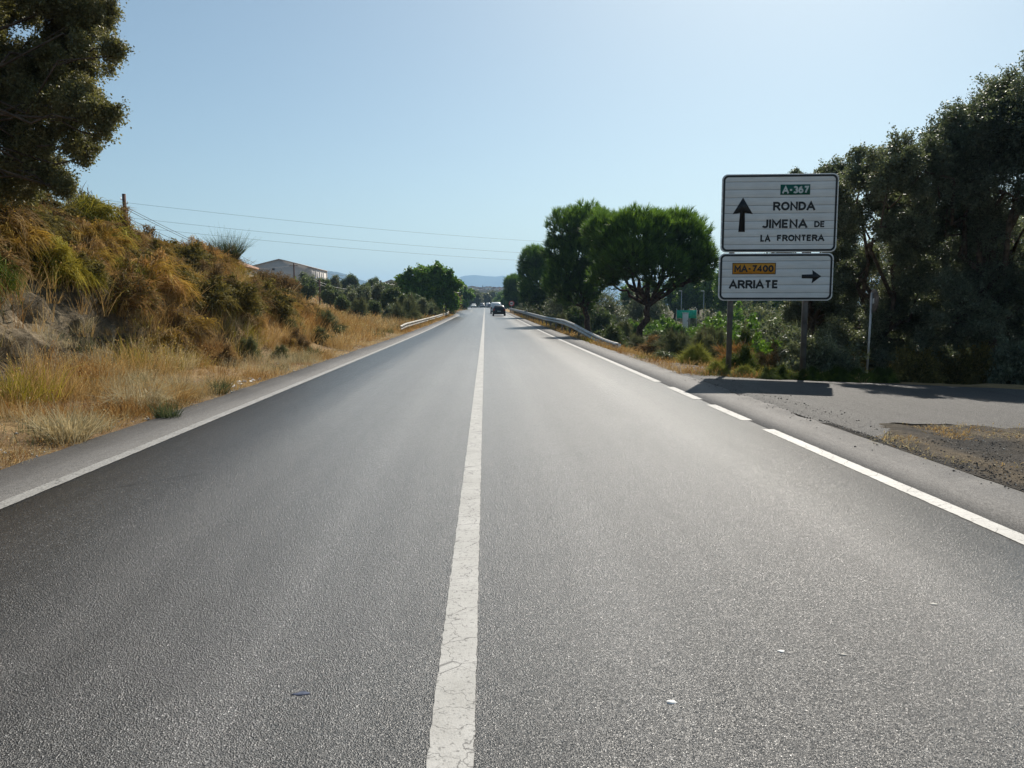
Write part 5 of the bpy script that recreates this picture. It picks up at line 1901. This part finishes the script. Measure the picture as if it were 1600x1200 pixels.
# white rubble at the left road edge
rg = np.random.default_rng(19)
for k in range(16):
    q = P(372 + 30 * rg.uniform(), 607 - 10 * rg.uniform(), 1)
    yv = 14.4 + 2.0 * k / 16 + rg.uniform(-.1, .1)
    xv = -4.72 - rg.uniform(0, .22)
    m = MB()
    d = rdir(14, rg) * rg.uniform(.75, 1.1, (14, 1))
    me_ = bpy.data.meshes.new('rubble_lump')
    import bmesh
    bm = bmesh.new()
    s = rg.uniform(.02, .06)
    for v in d:
        bm.verts.new((v[0] * s * 1.5, v[1] * s * 1.3, v[2] * s * .7))
    bmesh.ops.convex_hull(bm, input=bm.verts)
    bm.to_mesh(me_)
    bm.free()
    me_.materials.append(M['white'])
    o = bpy.data.objects.new('rubble_lump', me_)
    COL.objects.link(o)
    o.location = (xv, yv, g1(xv, yv) + s * .4)
    tag(o, 'white lump of rubble lying at the left road edge', 'rubble', 'white rubble at the left road edge')

# ------------------------------------------------------------------ things glimpsed between the pine and the sign
c = P(1073, 491, 80)
z0 = g1(c.x, 80)
e = empty('court_fence', (c.x, 80, z0), 0, 'bright green netting fence seen under the pine', 'fence')
m = MB()
m.box((0, 0, c.z - z0 + .0), (2.1, .03, .85))
m.build('netting', M['net'], e)
for k in (-1.05, -.35, .35, 1.05):
    m = MB()
    m.tube([(k, .05, -.2), (k, .05, c.z - z0 + .6)], .03, 6)
    m.build('post', M['steel'], e)
for px, ytop, lab in ((1065, 455, 'left of two thin lamp posts in the grove beyond the pines'), (1100, 455, 'right of two thin lamp posts in the grove beyond the pines')):
    t = P(px, ytop, 105)
    z0 = g1(t.x, 105)
    e = empty('lamp_post', (t.x, 105, z0), 0, lab, 'lamp post')
    m = MB()
    m.tube([(0, 0, -.2), (0, 0, t.z - z0)], [.06, .04], 8)
    m.build('pole', M['steel'], e, True)
    m = MB()
    m.box((-.18, 0, t.z - z0 + .03), (.5, .16, .08), taper=.7)
    m.build('lamp_head', M['white'], e)
c = P(1071, 495, 78)
z0 = g1(c.x, 78)
e = empty('utility_cabinet', (c.x, 78, z0), 0, 'white utility cabinet in front of the green netting', 'cabinet')
hh = c.z - z0 + .35
m = MB()
m.box((0, 0, hh / 2), (.5, .4, hh))
m.build('case', M['white'], e, bevel=.02)
m = MB()
m.box((0, 0, hh + .03), (.56, .46, .06))
m.build('lid', M['steel'], e)
m = MB()
m.box((.15, -.21, hh * .6), (.04, .03, .14))
m.build('handle', M['black'], e)
e = car(P(984, 492, 90).x, 90, math.radians(80), M['car_white'], 'white car parked beyond the trunk of the widest pine', 'hatch', None)
e.location.z = g1(e.location.x, 90) + .1

# ------------------------------------------------------------------ the air
m = MB()
m.box((0, 4000, 165), (17000, 9500, 350))
hz = m.build('haze', None)
hz.data.materials.clear()
hm = bpy.data.materials.new('haze_air')
hm.use_nodes = True
nt = hm.node_tree
nt.nodes.remove(nt.nodes['Principled BSDF'])
pv = nt.nodes.new('ShaderNodeVolumePrincipled')
pv.inputs['Color'].default_value = (0.42, 0.69, 1.0, 1)
pv.inputs['Density'].default_value = HAZE
pv.inputs['Anisotropy'].default_value = 0.2
nt.links.new(pv.outputs[0], nt.nodes['Material Output'].inputs['Volume'])
hz.data.materials.append(hm)
tag(hz, kind='stuff')
